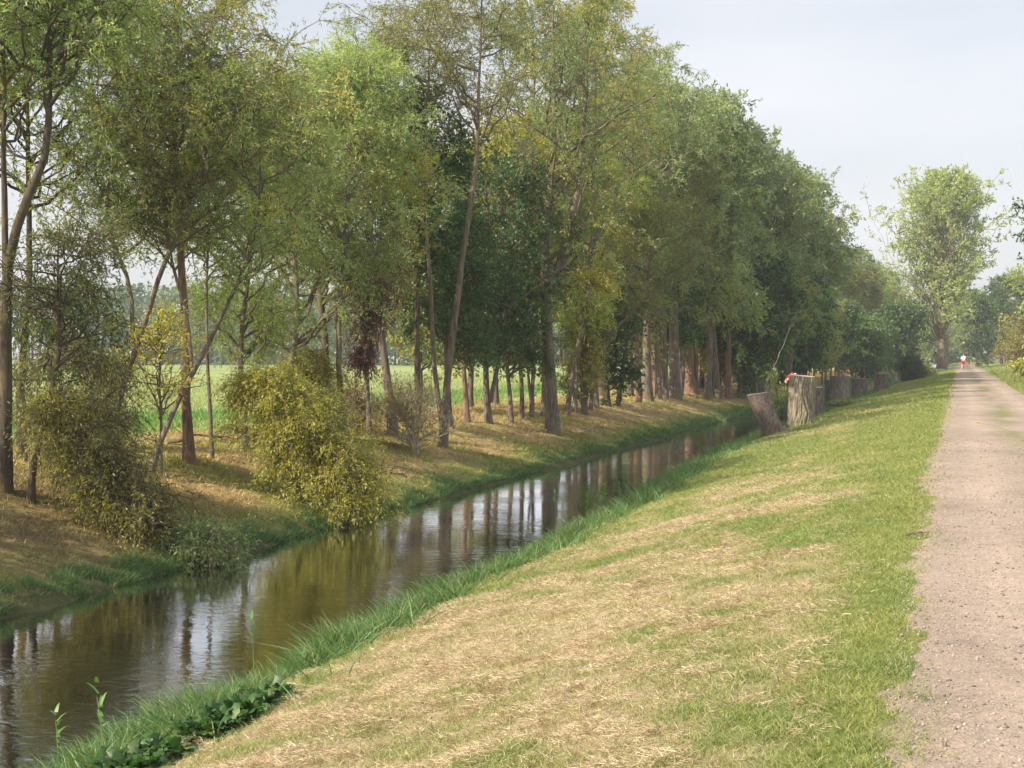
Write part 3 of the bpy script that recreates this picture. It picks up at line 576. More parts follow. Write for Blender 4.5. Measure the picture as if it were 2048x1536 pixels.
# ------------------------------------------------------------ bushes
def bush(name, label, base_px, top, half, pal, seed, yf, stems=7, depth_r=None, **kw):
    base, dep = at(*base_px); H = (base_px[1]-top)/FPX*dep; Rr = .72*half/FPX*dep; rg = np.random.default_rng(seed); S = []; rad = []
    lean = kw.pop('lean', 0)
    for i in range(stems):
        a = rg.random()*6.283; q = Rr*.75*rg.random()**.5
        S.append(np.array([[0.03*i, 0, 0], [math.cos(a)*q*.5+lean*.4, math.sin(a)*q*.5, H*.45], [math.cos(a)*q+lean, math.sin(a)*q, H*(.7+.28*rg.random())]])); rad.append(.025+.02*rg.random())
    S[0][2, 2] = H*.98; kw2 = dict(nlimb=46, nbr=6, ntw=9, nleaf=12, leaf=.075, lw=.3, up=.75, lo_r=.7, droop=.45, thin=.75, shape='cone'); kw2.update(kw)
    return build_tree(name, label, 'bush', base, S, rad, H*.03, H, Rr, pal, seed, yf=yf, **kw2)[0]
bk = dict(nbr=6, ntw=9, nleaf=12, leaf=.07, lw=.3, up=.65, droop=.38, fork=True, extend=False, lo_r=.8, group='bushes on the far bank', shape='col')
T('willow_bush', 'loose yellow and green willow bush leaning up the bank from the water edge', 'bush', (692, 1046), [[(662, 970), (610, 885), (565, 800), (540, 735)], [(690, 1040), (692, 940), (672, 870), (655, 845)], [(670, 1000), (600, 950), (540, 900), (500, 880)], [(650, 950), (600, 860), (520, 800), (505, 780)], [(690, 1040), (650, 1000), (600, 975)]], 16, 735, 1030, 52, 'yellow', 201, yf=.15, thin=.8, nlimb=105, **bk)
T('willow_bush', 'dark ochre and olive willow fallen down the shaded bank at the left', 'bush', (300, 1075), [[(262, 1010), (205, 920), (150, 830), (108, 765)], [(300, 1070), (250, 960), (190, 850), (160, 790)], [(290, 1060), (330, 1050), (390, 1085)], [(262, 1010), (180, 980), (130, 930)]], 16, 790, 1100, 46, 'olive', 203, yf=.19, thin=.42, nlimb=75, bark=M_BARKD, **bk)
bush('willow_bush', 'small grey green bush overhanging the water below the drooping willow', (405, 1128), 1058, 46, 'willow', 204, .02, nlimb=30, thin=.6)
bush('shrub', 'dark bush of arching twigs at the foot of the leftmost trunks', (150, 985), 790, 80, 'olive', 205, .06, bark=M_BARKD, thin=.3, nlimb=44, nleaf=8)
bush('shrub', 'sparse bush of dry reddish twigs below the hanging dead branch', (705, 865), 770, 52, 'rust', 206, .02, bark=M_BARKR, thin=.25, nlimb=34)
bush('shrub', 'dry pale twiggy shrub at the foot of the tall forked trunk', (825, 905), 790, 60, 'rust', 207, .1, bark=M_DEAD, thin=.12, nlimb=34, droop=-.2, up=1.1)
bush('willow_sapling', 'sparse young willow with thin upright shoots left of the grey curved trunk', (205, 900), 745, 32, 'olive', 208, .08, thin=.35, nlimb=26, droop=-.1, up=1.2)
bush('willow_bush', 'round yellowish willow shrub behind the yellow bush, under the wood edge', (610, 880), 690, 60, 'olive', 209, .12, nlimb=40)
bush('shrub', 'mid green shoots around the slim stems right of the thickest trunk', (1165, 828), 640, 52, 'olive', 210, .08, nlimb=50, leaf=.1, up=1.2, droop=0, thin=.8)

# ------------------------------------------------------------ far row protos and copies
def proto(name, label, seed, H, Rc, pal, leaf, nl, **kw):
    rg = np.random.default_rng(seed); S = [np.array([[0, 0, 0], [rg.normal(0, .2), rg.normal(0, .2), H*.3], [rg.normal(0, .4), rg.normal(0, .4), H*.65], [rg.normal(0, .3), rg.normal(0, .3), H*.97]])]
    d = dict(nlimb=46, nbr=6, ntw=7, nleaf=nl, leaf=leaf, lw=.4, yf=.055, twigwood=False); d.update(kw); zb = d.pop('zb', .22)
    return build_tree(name, label, 'tree', (0, 0, 0), S, [d.pop('r', .17)], H*zb, H, Rc, pal, seed, **d)[0]
GRP = 'trees in the distant part of the river row'
LFAR = 'slender tree in the dense distant row beyond the stumps'
P = [proto('poplar_tree', LFAR, 301, 15.5, 3.0, 'silver', .20, 11, group=GRP), proto('poplar_tree', LFAR, 302, 15, 3.2, 'willow', .20, 11, group=GRP, bark=M_BARKR),
     proto('poplar_tree', LFAR, 303, 14, 2.8, 'olive', .20, 11, group=GRP, zb=.14), proto('poplar_tree', LFAR, 304, 9, 3.0, 'alder', .22, 10, group=GRP, lw=.7, zb=.18)]
rg = random.Random(4); used = set(); k = 0
def plant(i, x, y, s, sz=None, label=None):
    z = float(gz(x, y, False)); o = P[i]
    if i not in used:
        used.add(i); o.location = (x, y, z); o.rotation_euler = (0, 0, rg.random()*6.28); o.scale = (s, s, sz or s)
        if label: o['label'] = label
        return o
    return copy_tree(o, (x, y, z), rg.random()*6.28, (s, s, sz or s), label)
def topy_limit(x, y):
    # heights follow the line of the row: full size out to 150 m, lower beyond
    return 1.0 if y < 150 else .93
y = 84
while y < 330:
    for row in range(3 if y < 200 else 2):
        x = [-13.6, -16.4, -19.0][row]+rg.uniform(-.7, .7); i = rg.choice([0, 1, 2, 0, 1, 2, 3] if row else [0, 1, 2, 3])
        yy = y+rg.uniform(-1.4, 1.4); s = rg.uniform(.96, 1.12)*(1.08 if yy < 105 else 1.14 if yy < 138 else .58 if yy < 190 else 1.0)
        if i == 3: s = rg.uniform(.85, 1.1)
        plant(i, x, yy, s*.95, s)
    y += 3.4 if y < 150 else 6.5
# back row behind the near trees closes the canopy
LB = 'tree of the second row, behind the trunks nearest the river'
y = 49
while y < 84:
    x = -17.6+rg.uniform(-1.2, 1.2)
    s = rg.uniform(.62, .75) if y < 60 else rg.uniform(.75, .88)
    o = plant(rg.choice([0, 1, 2]), x, y+rg.uniform(-1, 1), s, s, LB); o['group'] = 'second row of trees behind the river row'
    y += 4.6
# trees that close the view behind the end of the path
LE = 'hazy tall tree in the wood where the path ends'
for q in range(46):
    yy = rg.uniform(285, 400); xx = rg.uniform(-24, 34); s = rg.uniform(.85, 1.15)
    o = plant(rg.choice([0, 1, 2]), xx, yy, s, s*rg.uniform(.8, 1.0), LE); o['group'] = 'trees of the wood at the end of the path'

# lone poplar
base = np.array([-2.9, 205., 0.05])
S = [np.array([[0, 0, 0], [.1, 0, 4], [-.3, 0, 9], [0, 0, 17], [.4, 0, 23.5]])]
for q, (dx, dy, h0, h1) in enumerate([(-3.2, 0, 3, 18), (3.2, 1, 4, 18), (1.5, -2, 5, 22), (-1.5, 1, 4, 22), (4.2, 0, 5, 13), (-4.4, -1, 3, 12)]):
    S.append(np.array([[0, 0, h0], [dx*.22, dy*.3, h0+(h1-h0)*.3], [dx*.6, dy*.7, h0+(h1-h0)*.65], [dx, dy, h1]]))
build_tree('poplar_tree', 'big solitary poplar with fan of upswept limbs beside the path end', 'tree', base, S, [.52, .22, .22, .22, .22, .18, .18], 2.6, 25.4, 6.8, 'poplarlit', 401, nlimb=140, nbr=8, ntw=8, nleaf=7, leaf=.30, lw=.6, up=1.0, droop=0, yf=.05, shape='oval', twigwood=False, blen=.28)
# dark trees beside the poplar
for q, (x, yv, H, Rr, lab) in enumerate([(-7.5, 188, 9.5, 3.4, 'dark low tree left of the solitary poplar'), (-11, 172, 8, 3.2, 'dark bushy tree above the last stumps'), (1.7, 232, 11, 3.6, 'dark tree right behind the solitary poplar'), (5.5, 250, 14, 4, 'dim tree over the far path bend')]):
    z = float(gz(x, yv, False))
    build_tree('alder_tree', lab, 'tree', (x, yv, z), [np.array([[0, 0, 0], [.1, 0, H*.5], [0, .1, H*.95]])], [.2], H*.08, H, Rr, 'alder', 420+q, nlimb=50, nbr=6, ntw=6, nleaf=8, leaf=.28, lw=.7, yf=0, twigwood=False, lo_r=.9, bark=M_BARKD)
# right side: alder reaching in, hedge shrubs
xa, ya = 6.6, 96.
build_tree('alder_tree', 'dark alder reaching in from the right edge above the hedge', 'tree', (xa, ya, .2), [np.array([[0, 0, 0], [.1, 0, 4], [0, 0, 9], [.2, 0, 12.5]])], [.22], 3.4, 13.2, 3.7, 'alder', 431, nlimb=44, nbr=6, ntw=8, nleaf=10, leaf=.17, lw=.7, yf=.02, up=.35, droop=.1, twigwood=True)
build_tree('poplar_tree', 'yellow green tree behind the right hedge, left of the alder', 'tree', (7.0, 135., .2), [np.array([[0, 0, 0], [.1, 0, 4], [0, 0, 8.5]])], [.2], 1.2, 9.5, 3.6, 'poplar', 432, nlimb=50, nbr=6, ntw=7, nleaf=9, leaf=.2, lw=.6, yf=.06, twigwood=False)
for q, (x, yv, H, Rr, pal, yf, lab) in enumerate([(4.7, 92, 3.6, 1.9, 'rust', .0, 'red and green hedge shrub at the right edge of the picture'), (4.7, 104, 3.0, 1.7, 'olive', .03, 'yellow green hedge shrub behind the red one'), (5.4, 116, 4.2, 2.0, 'rust', .04, 'tall brownish hedge shrub beside the path verge'), (5.0, 84, 2.4, 1.6, 'yellowgreen', .08, 'low bright green shrub at the foot of the red hedge'), (5.2, 132, 3.5, 2.0, 'olive', .05, 'dim hedge shrub at the far end of the right verge')]):
    rg2 = np.random.default_rng(440+q); S = [np.array([[0, 0, 0], [rg2.normal(0, .3), rg2.normal(0, .3), H*.5], [rg2.normal(0, .7), rg2.normal(0, .7), H*.95]]) for _ in range(6)]
    build_tree('hedge_shrub', lab, 'bush', (x, yv, .2), S, [.03]*6, .1, H, Rr, pal, 440+q, nlimb=60, nbr=6, ntw=8, nleaf=10, leaf=.12, lw=.55, yf=yf, lo_r=.95, twigwood=False, droop=.2)
# shrubs over the last stumps
for q, (x, y_, top, half, pal, lab) in enumerate([(1820, 762, 712, 18, 'alder', 'green bush growing over the farther stumps'), (1846, 756, 732, 14, 'olive', 'brownish bush beyond the last stump')]):
    bush('shrub', lab, (x, y_), top, half, pal, 460+q, .02, leaf=.14, lw=.6, nlimb=44, twigwood=False)

# ------------------------------------------------------------ far woodland beyond the field
rg3 = np.random.default_rng(9)
C = []; nclump = 900
cx = -12-rg3.random(nclump)*190; cy = 262+rg3.random(nclump)*60+.12*(-cx); hmax = 13+5*fbm(cx*.05, cy*0, 3, 91)
cz = rg3.random(nclump)**.8*hmax; rad = 1.6+1.6*rg3.random(nclump)
k = 90; C = np.stack([cx, cy, cz], -1)[:, None]+unit(rg3.normal(0, 1, (nclump, k, 3)))*(rad[:, None]*rg3.random((nclump, k))**.4)[..., None]
C = C.reshape(-1, 3)
c2 = np.stack([-16+rg3.random(260)*90, 405+rg3.random(260)*30, rg3.random(260)*15], -1); C2 = (c2[:, None]+unit(rg3.normal(0, 1, (260, 80, 3)))*2.6*rg3.random((260, 80, 1))**.4).reshape(-1, 3); C = np.concatenate([C, C2]); C = C[C[:, 2] > -.3]
V, F, cc = leaves(rg3, C, rg3.normal(0, 1, C.shape), .95, .8, 'blue', 0)
tx = -12-rg3.random(160)*190; ty = 258+rg3.random(160)*20-.12*tx
tb = np.stack([tx, ty, tx*0-.4], -1); Pt = np.stack([tb, tb+[0, 0, 5], tb+[0.2, 0, 11]], 1)
wv, wf = tubes(Pt, np.tile([[.25, .2, .1]], (160, 1)), 5)
wl = link('woodland', mesh_np('woodland', np.concatenate([V, wv]), np.concatenate([F, wf+len(V)]), M_LEAF, np.concatenate([cc, np.tile([[.05, .045, .04]], (len(wf), 1))])))
tag(wl, kind='stuff')

# ------------------------------------------------------------ stumps
def wood_cut_mat(name, c1, c2):
    m = mat(name); b = N(m); tc = b.n('TexCoord'); v = b.n('VectorMath', operation='LENGTH'); mp = b.n('Mapping'); mp.inputs['Scale'].default_value = (1, 1, 0); b.l(tc.outputs['Object'], mp.inputs[0]); b.l(mp.outputs[0], v.inputs[0])
    wv = b.n('TexWave', wave_type='RINGS', Scale=14, Distortion=3, Detail=3); wv.rings_direction = 'Z'; b.l(tc.outputs['Object'], wv.inputs['Vector'])
    c = ramp(b, wv.outputs['Color'], [(0, c1), (1, c2)]); p = b.n('BsdfPrincipled', Roughness=.8); b.l(c, p.inputs['Base Color']); o = b.n('OutputMaterial'); b.l(p.outputs[0], o.inputs[0]); return m
M_CUT = wood_cut_mat('cut_wood', (.50, .38, .28), (.66, .53, .42)); M_CUTG = wood_cut_mat('cut_wood_weathered', (.25, .2, .17), (.38, .31, .27)); M_CUTO = wood_cut_mat('cut_wood_orange', (.45, .22, .12), (.6, .36, .22))
def stump(label, px, py, wpx, hpx, seed, tilt=(0, 0), topslope=0, bm_=None, cut=None, flare=.28, group='tree stumps on the near bank', toff=0, furrow=.09):
    base, dep = at(px, py); r = wpx/2/FPX*dep; H = hpx/FPX*dep; rg = np.random.default_rng(seed)
    root = empty('tree_stump', base, label, 'stump', group)
    na, nh = 120, 60; A = np.linspace(0, 2*np.pi, na, endpoint=False); Z = np.linspace(-.25, 1, nh)
    ZZ, AA = np.meshgrid(Z, A, indexing='ij')
    zc = np.clip(ZZ, 0, 1)
    lobes = 1+.10*np.cos(3*AA+seed)+.07*np.cos(5*AA+seed*2.1)
    rr = r*(1+flare*np.exp(-zc*4.5)*(.7+.6*lobes-.6+.5*np.cos(4*AA+seed))+.05*zc**3)*(1+.05*np.cos(2*AA+seed)+.03*np.cos(3*AA+2*seed+zc*2))
    wa = AA+.12*np.sin(zc*H*5+seed)+.10*fbm(zc*H*4, AA*2, 2, seed)
    fur = np.abs(fbm(np.cos(wa)*5.5+20, np.sin(wa)*5.5+zc*H*.9+20, 3, seed+3)-.5)*2; fine = fbm(wa*14+50, zc*H*7, 3, seed+5)
    rr = rr+(np.clip(fur*2.2, 0, 1)-.6)*furrow*r+ (fine-.5)*.03*r*2
    tx, ty = tilt; top = H*(1+topslope*np.cos(AA)*r/H)
    X = rr*np.cos(AA)+tx*ZZ*H; Y = rr*np.sin(AA)+ty*ZZ*H; Zv = np.where(ZZ < 0, ZZ*1.2, ZZ*top)
    V = np.stack([X, Y, Zv], -1); I = np.arange(na*nh).reshape(nh, na); J = np.roll(I, -1, axis=1)
    F = np.stack([I[:-1], J[:-1], J[1:], I[1:]], -1).reshape(-1, 4)
    link('bark', mesh_np('bark', V, F, bm_ or M_STUMP, smooth=False), root)
    # cut face: rings of vertices to a slightly raised centre
    rings = [1.0, .93, .7, .4, .12]; Vt = []
    cen = np.array([tx*H, ty*H, H])
    for q, s in enumerate(rings):
        e = V[-1]; p_ = cen+(e-cen)*s; p_[:, 2] += [0.0, .012, .02, .018, .02][q]+rg.normal(0, .003, na); Vt.append(p_)
    Vt = np.array(Vt); I = np.arange(na*len(rings)).reshape(len(rings), na); J = np.roll(I, -1, axis=1)
    F = np.stack([I[:-1], J[:-1], J[1:], I[1:]], -1).reshape(-1, 4); Vt = np.concatenate([Vt.reshape(-1, 3), [Vt[-1].mean(0)]]); c = len(Vt)-1; I0 = I[-1]
    F = np.concatenate([F, np.stack([I0, J[-1], np.full(na, c), np.full(na, c)], -1)])
    me = bpy.data.meshes.new('cut_face'); me.from_pydata([tuple(v) for v in Vt], [], [tuple(dict.fromkeys(f)) for f in F.tolist()]); me.materials.append(cut or M_CUTG)
    link('cut_face', me, root); return root, base, dep, r, H
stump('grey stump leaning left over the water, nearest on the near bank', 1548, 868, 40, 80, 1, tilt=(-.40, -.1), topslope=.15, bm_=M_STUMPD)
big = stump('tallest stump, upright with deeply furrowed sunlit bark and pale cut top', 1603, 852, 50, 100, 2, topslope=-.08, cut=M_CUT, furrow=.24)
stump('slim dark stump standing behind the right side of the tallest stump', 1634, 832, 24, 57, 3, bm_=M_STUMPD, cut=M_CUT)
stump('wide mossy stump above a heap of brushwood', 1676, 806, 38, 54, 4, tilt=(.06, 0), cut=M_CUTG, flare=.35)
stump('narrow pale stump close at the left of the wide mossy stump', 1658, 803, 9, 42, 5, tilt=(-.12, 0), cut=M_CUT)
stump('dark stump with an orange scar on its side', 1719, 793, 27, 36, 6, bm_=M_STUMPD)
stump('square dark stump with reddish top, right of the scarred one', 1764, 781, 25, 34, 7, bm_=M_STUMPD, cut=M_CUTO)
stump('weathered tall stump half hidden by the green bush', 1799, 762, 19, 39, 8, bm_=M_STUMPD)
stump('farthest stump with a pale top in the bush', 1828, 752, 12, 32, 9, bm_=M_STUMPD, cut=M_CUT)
# orange scar on the scarred stump
sc_root = [o for o in COL.objects if o.get('label', '').startswith('dark stump with an orange')][0]
dep6 = at(1719, 793)[1]; r6 = 27/2/FPX*dep6
th = np.linspace(0, 2*np.pi, 14, endpoint=False); toc = -FW*np.array([1, 1, 0]); toc = toc/np.linalg.norm(toc); sd_ = RT
ctr = toc*r6*1.06+np.array([0, 0, .62])+sd_*.02
Vs = np.array([ctr+sd_*math.cos(a)*.05*(1+.3*math.sin(3*a))+np.array([0, 0, 1])*math.sin(a)*.15 for a in th]+[ctr+toc*.02])
me = bpy.data.meshes.new('scar'); me.from_pydata([tuple(v) for v in Vs], [], [(i, (i+1) % 14, 14) for i in range(14)]); me.materials.append(M_CUTO); link('scar', me, sc_root)

# red and white cloth draped behind the tall stump's edge
_, bb, bd, brr, bH = big
base = bb+np.array([0, 0, bH]); 
nu, nv = 26, 16; U_, V_ = np.meshgrid(np.linspace(0, 1, nu), np.linspace(0, 1, nv), indexing='ij')
left = -RT*brr*.80-FW*np.array([1, 1, 0])*-.18
cx_ = base+left; fold = .035*np.sin(U_*16+V_*3)+.02*np.sin(U_*31)
P_ = cx_+RT*(.20*(1-U_)-.20*U_)[..., None]+np.array([0, 0, 1])*(.08*np.sin(U_*2.2+.5)-.30*U_**2.0+.03+.12*(V_-.5)*(U_*.6+.4)+fold*.6)[..., None]+FW*((V_-.5)*.35+fold)[..., None]
I = np.arange(nu*nv).reshape(nu, nv); F = np.stack([I[:-1, :-1], I[:-1, 1:], I[1:, 1:], I[1:, :-1]], -1).reshape(-1, 4)
cu = ((U_[:-1, :-1]+.12*np.sin(V_[:-1, :-1]*7)) % .42 < .11) | (U_[:-1, :-1] < .14)
cc = np.where(cu[..., None], np.array([.75, .73, .7]), np.array([.62, .03, .04])).reshape(-1, 3)
me = mesh_np('cloth', P_-cx_, F, tint_mat('cloth_red_white'), cc, smooth=True); o = link('cloth', me, None, tuple(cx_))
md = o.modifiers.new('t', 'SOLIDIFY'); md.thickness = .008
tag(o, 'crumpled red and white cloth hanging over the top of the tallest stump', 'cloth')

# fallen boughs, sticks, branches
def branchy(name, label, cat, pts, r0, m, side=6, seed=0, grp=None, leafpal=None, sl=.5):
    pts = np.array(pts, float); o = pts[0].copy(); rg = np.random.default_rng(seed); Q = resample(pts, 14)-o; Q += rg.normal(0, r0*.7, Q.shape)*np.array([1, 1, .5])
    parts = [tubes(Q[None], (r0*np.linspace(1, .25, 14))[None], 7)]
    s = [];
    for i in range(side):
        j = rg.integers(3, 13); d = unit(unit(Q[j]-Q[j-1])+rg.normal(0, .6, 3)); L = sl*(.4+.8*rg.random()); t = np.linspace(0, 1, 6)[:, None]
        s.append(Q[j]+d*L*t+np.cumsum(rg.normal(0, .04*L, (6, 3)), 0)*(t > 0))
    if s: parts.append(tubes(np.array(s), np.tile(r0*.4*np.linspace(1, .3, 6), (len(s), 1)), 5))
    V, F = join(parts); 
    if leafpal is None:
        ob = link(name, mesh_np(name, V, F, m, smooth=True), None, tuple(o)); return tag(ob, label, cat, grp)
    root = empty(name, o, label, cat, grp); link('wood', mesh_np('wood', V, F, m, smooth=True), root)
    S = np.array(s); C = S[rg.integers(0, len(S), 260), rg.integers(1, 6, 260)]+rg.normal(0, .06, (260, 3))
    v, f, c = leaves(rg, C, rg.normal(0, 1, (260, 3))-[0, 0, .3], .16, .3, leafpal, 0); link('leaves', mesh_np('leaves', v, f, M_LEAF, c), root); return root
def gp(px, py, dz=.04): 
    q, d = at(px, py); return q+[0, 0, dz]
branchy('fallen_branch', 'crooked fallen bough lying behind the thick reddish trunk', 'branch', [gp(335, 887), gp(365, 892, .1), gp(385, 880, .15), gp(430, 882, .1), gp(470, 890)], .05, M_BARKD, 10, 1)
branchy('fallen_branch', 'dry twiggy bough on the bank below the thickest trunk', 'branch', [gp(1165, 870), gp(1185, 862, .15), gp(1215, 850, .1)], .03, M_DEAD, 8, 2, sl=1.0)
branchy('fallen_branch', 'thin bare twigs lying below the yellow bushes on the bank', 'branch', [gp(780, 950), gp(810, 958, .1), gp(828, 970)], .025, M_BARKR, 6, 3)
branchy('path_stick', 'short brown stick at the left edge of the path', 'stick', [gp(1812, 1074, .02), gp(1838, 1071, .03), gp(1862, 1069, .02)], .012, M_BARKR, 0, 4)
branchy('path_stick', 'pale orange stick on the gravel in the middle distance', 'stick', [gp(1956, 846, .03), gp(1970, 849, .03), gp(1980, 849, .02)], .02, M_DEAD, 0, 5)
d_ = at(1603, 852)[1]+2.5
branchy('root_branch', 'curved root lying between the leaning stump and the tallest stump', 'branch', [gp(1566, 862, .05), gp(1585, 852, .22), gp(1604, 846, .25)], .05, M_BARKD, 1, 6)
branchy('dead_pole', 'long thin pale dead stem rising to the right behind the stumps', 'branch', [pt(1531, 772, d_), pt(1555, 718, d_), pt(1576, 668, d_+.6), pt(1584, 645, d_+1)], .022, M_DEAD, 3, 7, sl=.8)
branchy('leafy_shoot', 'leafy green shoot growing between the leaning and the tallest stump', 'plant', [pt(1560, 850, d_-.5), pt(1556, 800, d_-.5), pt(1548, 750, d_-.6)], .03, M_BARK, 12, 8, leafpal='yellowgreen', sl=1.0)
for i, (a, c_, base_x, lab) in enumerate([((1440, 470), (1500, 395), 0, 'pale bare leaning pole inside the crowns of the row'), ((1592, 520), (1620, 488), 0, 'short pale pole leaning out of the row edge')]):
    dd = [90, 140][i]; p0 = pt(*a, dd); p1 = pt(*c_, dd); g0 = p0-(p1-p0)*((p0[2]+.4)/(p1[2]-p0[2])); branchy('leaning_pole', lab, 'branch', [g0, p0, p1], .13, M_DEAD, 2, 20+i)
# brush heap under the wide stump
c0, dd = at(1695, 814); rgb = np.random.default_rng(12); n = 90
P0 = rgb.normal(0, 1, (n, 3))*[.55, .4, .1]; P0[:, 2] = np.abs(P0[:, 2])+.03; D0 = unit(rgb.normal(0, 1, (n, 3))*[1, .6, .15]); LL = .3+.7*rgb.random(n)
tt = np.linspace(-.5, .5, 5)[None, :, None]; Pn = P0[:, None]+D0[:, None]*LL[:, None, None]*tt+rgb.normal(0, .03, (n, 5, 3)); Pn[..., 2] = np.abs(Pn[..., 2])
root = empty('brush_heap', c0, 'heap of brushwood and weeds in front of the wide mossy stump', 'brush heap'); V, F = tubes(Pn, np.tile([[.018, .016, .014, .01, .006]], (n, 1)), 5); link('twigs', mesh_np('twigs', V, F, M_BARKD), root)
C = rgb.normal(0, 1, (1500, 3))*[.7, .45, .12]+[.3, 0, .12]; v, f, c = leaves(rgb, C, rgb.normal(0, 1, (1500, 3))+[0, 0, .8], .13, .3, 'yellowgreen', 0); link('weeds', mesh_np('weeds', v, f, M_LEAF, c*.7), root)

# ------------------------------------------------------------ waterside plants
def dock(px, py, seed, s, first=None):
    q, d = at(px, py); q[2] = max(q[2], WATER)
    rg = np.random.default_rng(seed); n = 46; V = []; F = []; cc = []
    for i in range(n):
        az = rg.random()*6.283; L = s*(.14+.16*rg.random()); e = rg.uniform(.4, 1.25); wd = L*.155; st = .10*s*rg.random(); d0 = np.array([math.cos(az)*math.cos(e), math.sin(az)*math.cos(e), math.sin(e)]); sd0 = np.array([-math.sin(az), math.cos(az), 0])
        up_ = np.cross(d0, sd0)*-1; k0 = len(V); col = np.array([[.045, .11, .025], [.06, .14, .035], [.10, .16, .045], [.035, .09, .025]])[rg.integers(4)]*(.8+.5*rg.random()); m_ = 7
        o0 = np.array([rg.normal(0, .07), rg.normal(0, .07), 0])*s+d0*st
        for j in range(m_):
            t = j/(m_-1); wj = wd*math.sin(math.pi*min(1, t*.92+.05))**.8; c_ = o0+d0*L*t-np.array([0, 0, 1])*L*.45*t*t; wv = .012*math.sin(t*14+i)
            V += [c_-sd0*wj+up_*(.25*wj+wv), c_, c_+sd0*wj+up_*(.25*wj-wv)]
        for j in range(m_-1):
            a = k0+3*j; F += [(a, a+1, a+4, a+3), (a+1, a+2, a+5, a+4)]; cc += [col, col]
    root = link('broadleaf_plant', mesh_np('broadleaf_plant', np.array(V), np.array(F), M_GRASS, np.array(cc), smooth=True), None, tuple(q)); return root
GD = 'broad leaved plants at the water edge'
for i, (x, k_) in enumerate([(398, 1.99), (418, 1.97), (440, 2.0), (455, 1.97), (475, 1.995), (492, 1.97), (510, 2.0), (530, 1.98), (548, 1.995), (428, 2.005), (466, 2.01), (502, 2.01)]):
    y_ = 712+(1930-x)/k_
    tag(dock(x, y_, 500+i, .82), 'broad leaved plant in the clump on the near bank, above the bottom clump', 'plant', GD)
for i, (x, k_) in enumerate([(225, 1.99), (245, 2.0), (262, 1.98), (280, 2.0), (297, 1.975), (315, 1.995), (333, 1.98), (270, 2.01)]):
    y_ = 712+(1930-x)/k_
    tag(dock(x, y_, 530+i, .8), 'broad leaved plant in the clump cut by the bottom edge of the picture', 'plant', GD)
def reed(name, label, px, py, hpx, seed, nst=1, spread=.0, grp=None, depth=None):
    q, d = at(px, py)
    if q[2] < WATER: d = (WATER-EYE)/ray(px, py)[2]; q = pt(px, py, d)
    H = hpx/FPX*d; rg = np.random.default_rng(seed); root = empty(name, q, label, 'reed', grp)
    St = []; V = []; F = []; cc = []
    for s in range(nst):
        b0 = np.array([rg.normal(0, spread), rg.normal(0, spread), 0]); h = H*(.7+.35*rg.random()); lx = rg.normal(0, .08, 2)
        P_ = np.array([b0+np.array([lx[0]*h*t*t, lx[1]*h*t*t, h*t-.1]) for t in np.linspace(0, 1, 6)]); St.append(P_)
        for i in range(7):
            t = .45+.5*i/6+rg.normal(0, .03); c0_ = b0+np.array([lx[0]*h*t*t, lx[1]*h*t*t, h*t]); az = rg.random()*6.28; e = rg.uniform(.5, 1.2); L = h*.28*(.6+.5*rg.random()); wd = .012+.006*rg.random()
            d0 = np.array([math.cos(az)*math.cos(e), math.sin(az)*math.cos(e), math.sin(e)]); sd0 = np.array([-math.sin(az), math.cos(az), 0]); k0 = len(V); col = np.array([.12, .24, .06])*(.8+.5*rg.random())
            for j in range(6):
                u_ = j/5; wj = wd*(1-u_**1.6)+.001; p_ = c0_+d0*L*u_-np.array([0, 0, 1])*L*.35*u_*u_; V += [p_-sd0*wj, p_+sd0*wj]
            for j in range(5): a = k0+2*j; F.append((a, a+1, a+3, a+2)); cc.append(col)
    tv, tf = tubes(np.array(St), np.tile(np.linspace(.006, .003, 6), (nst, 1)), 5)
    link('stalk', mesh_np('stalk', tv, tf, M_GRASS, np.tile([[.16, .24, .08]], (len(tf), 1))), root); 
    if nst > 1: link('foliage', mesh_np('foliage', np.array(V), np.array(F), M_GRASS, np.array(cc)), root); return
    for i in range(7): link('leaf_blade', mesh_np('leaf_blade', np.array(V[12*i:12*i+12]), np.array(F[5*i:5*i+5])-12*i, M_GRASS, np.array(cc[5*i:5*i+5])), root)
reed('reed', 'single reed standing in the water, left of the two at the lower left', 118, 1545, 170, 1)
reed('reed', 'single reed standing in the water, right of the two at the lower left', 209, 1530, 160, 2)
reed('reed', 'lone tall reed in the bank grass above the broad leaved clump', 508, 1330, 110, 3)
reed('reed_clump', 'clump of reeds in the water at the near bank, midway along', 1195, 1042, 78, 4, 16, .32)
reed('reed_clump', 'small reed tuft beside the water nearer than the big reed clump', 1268, 1003, 50, 6, 9, .2)
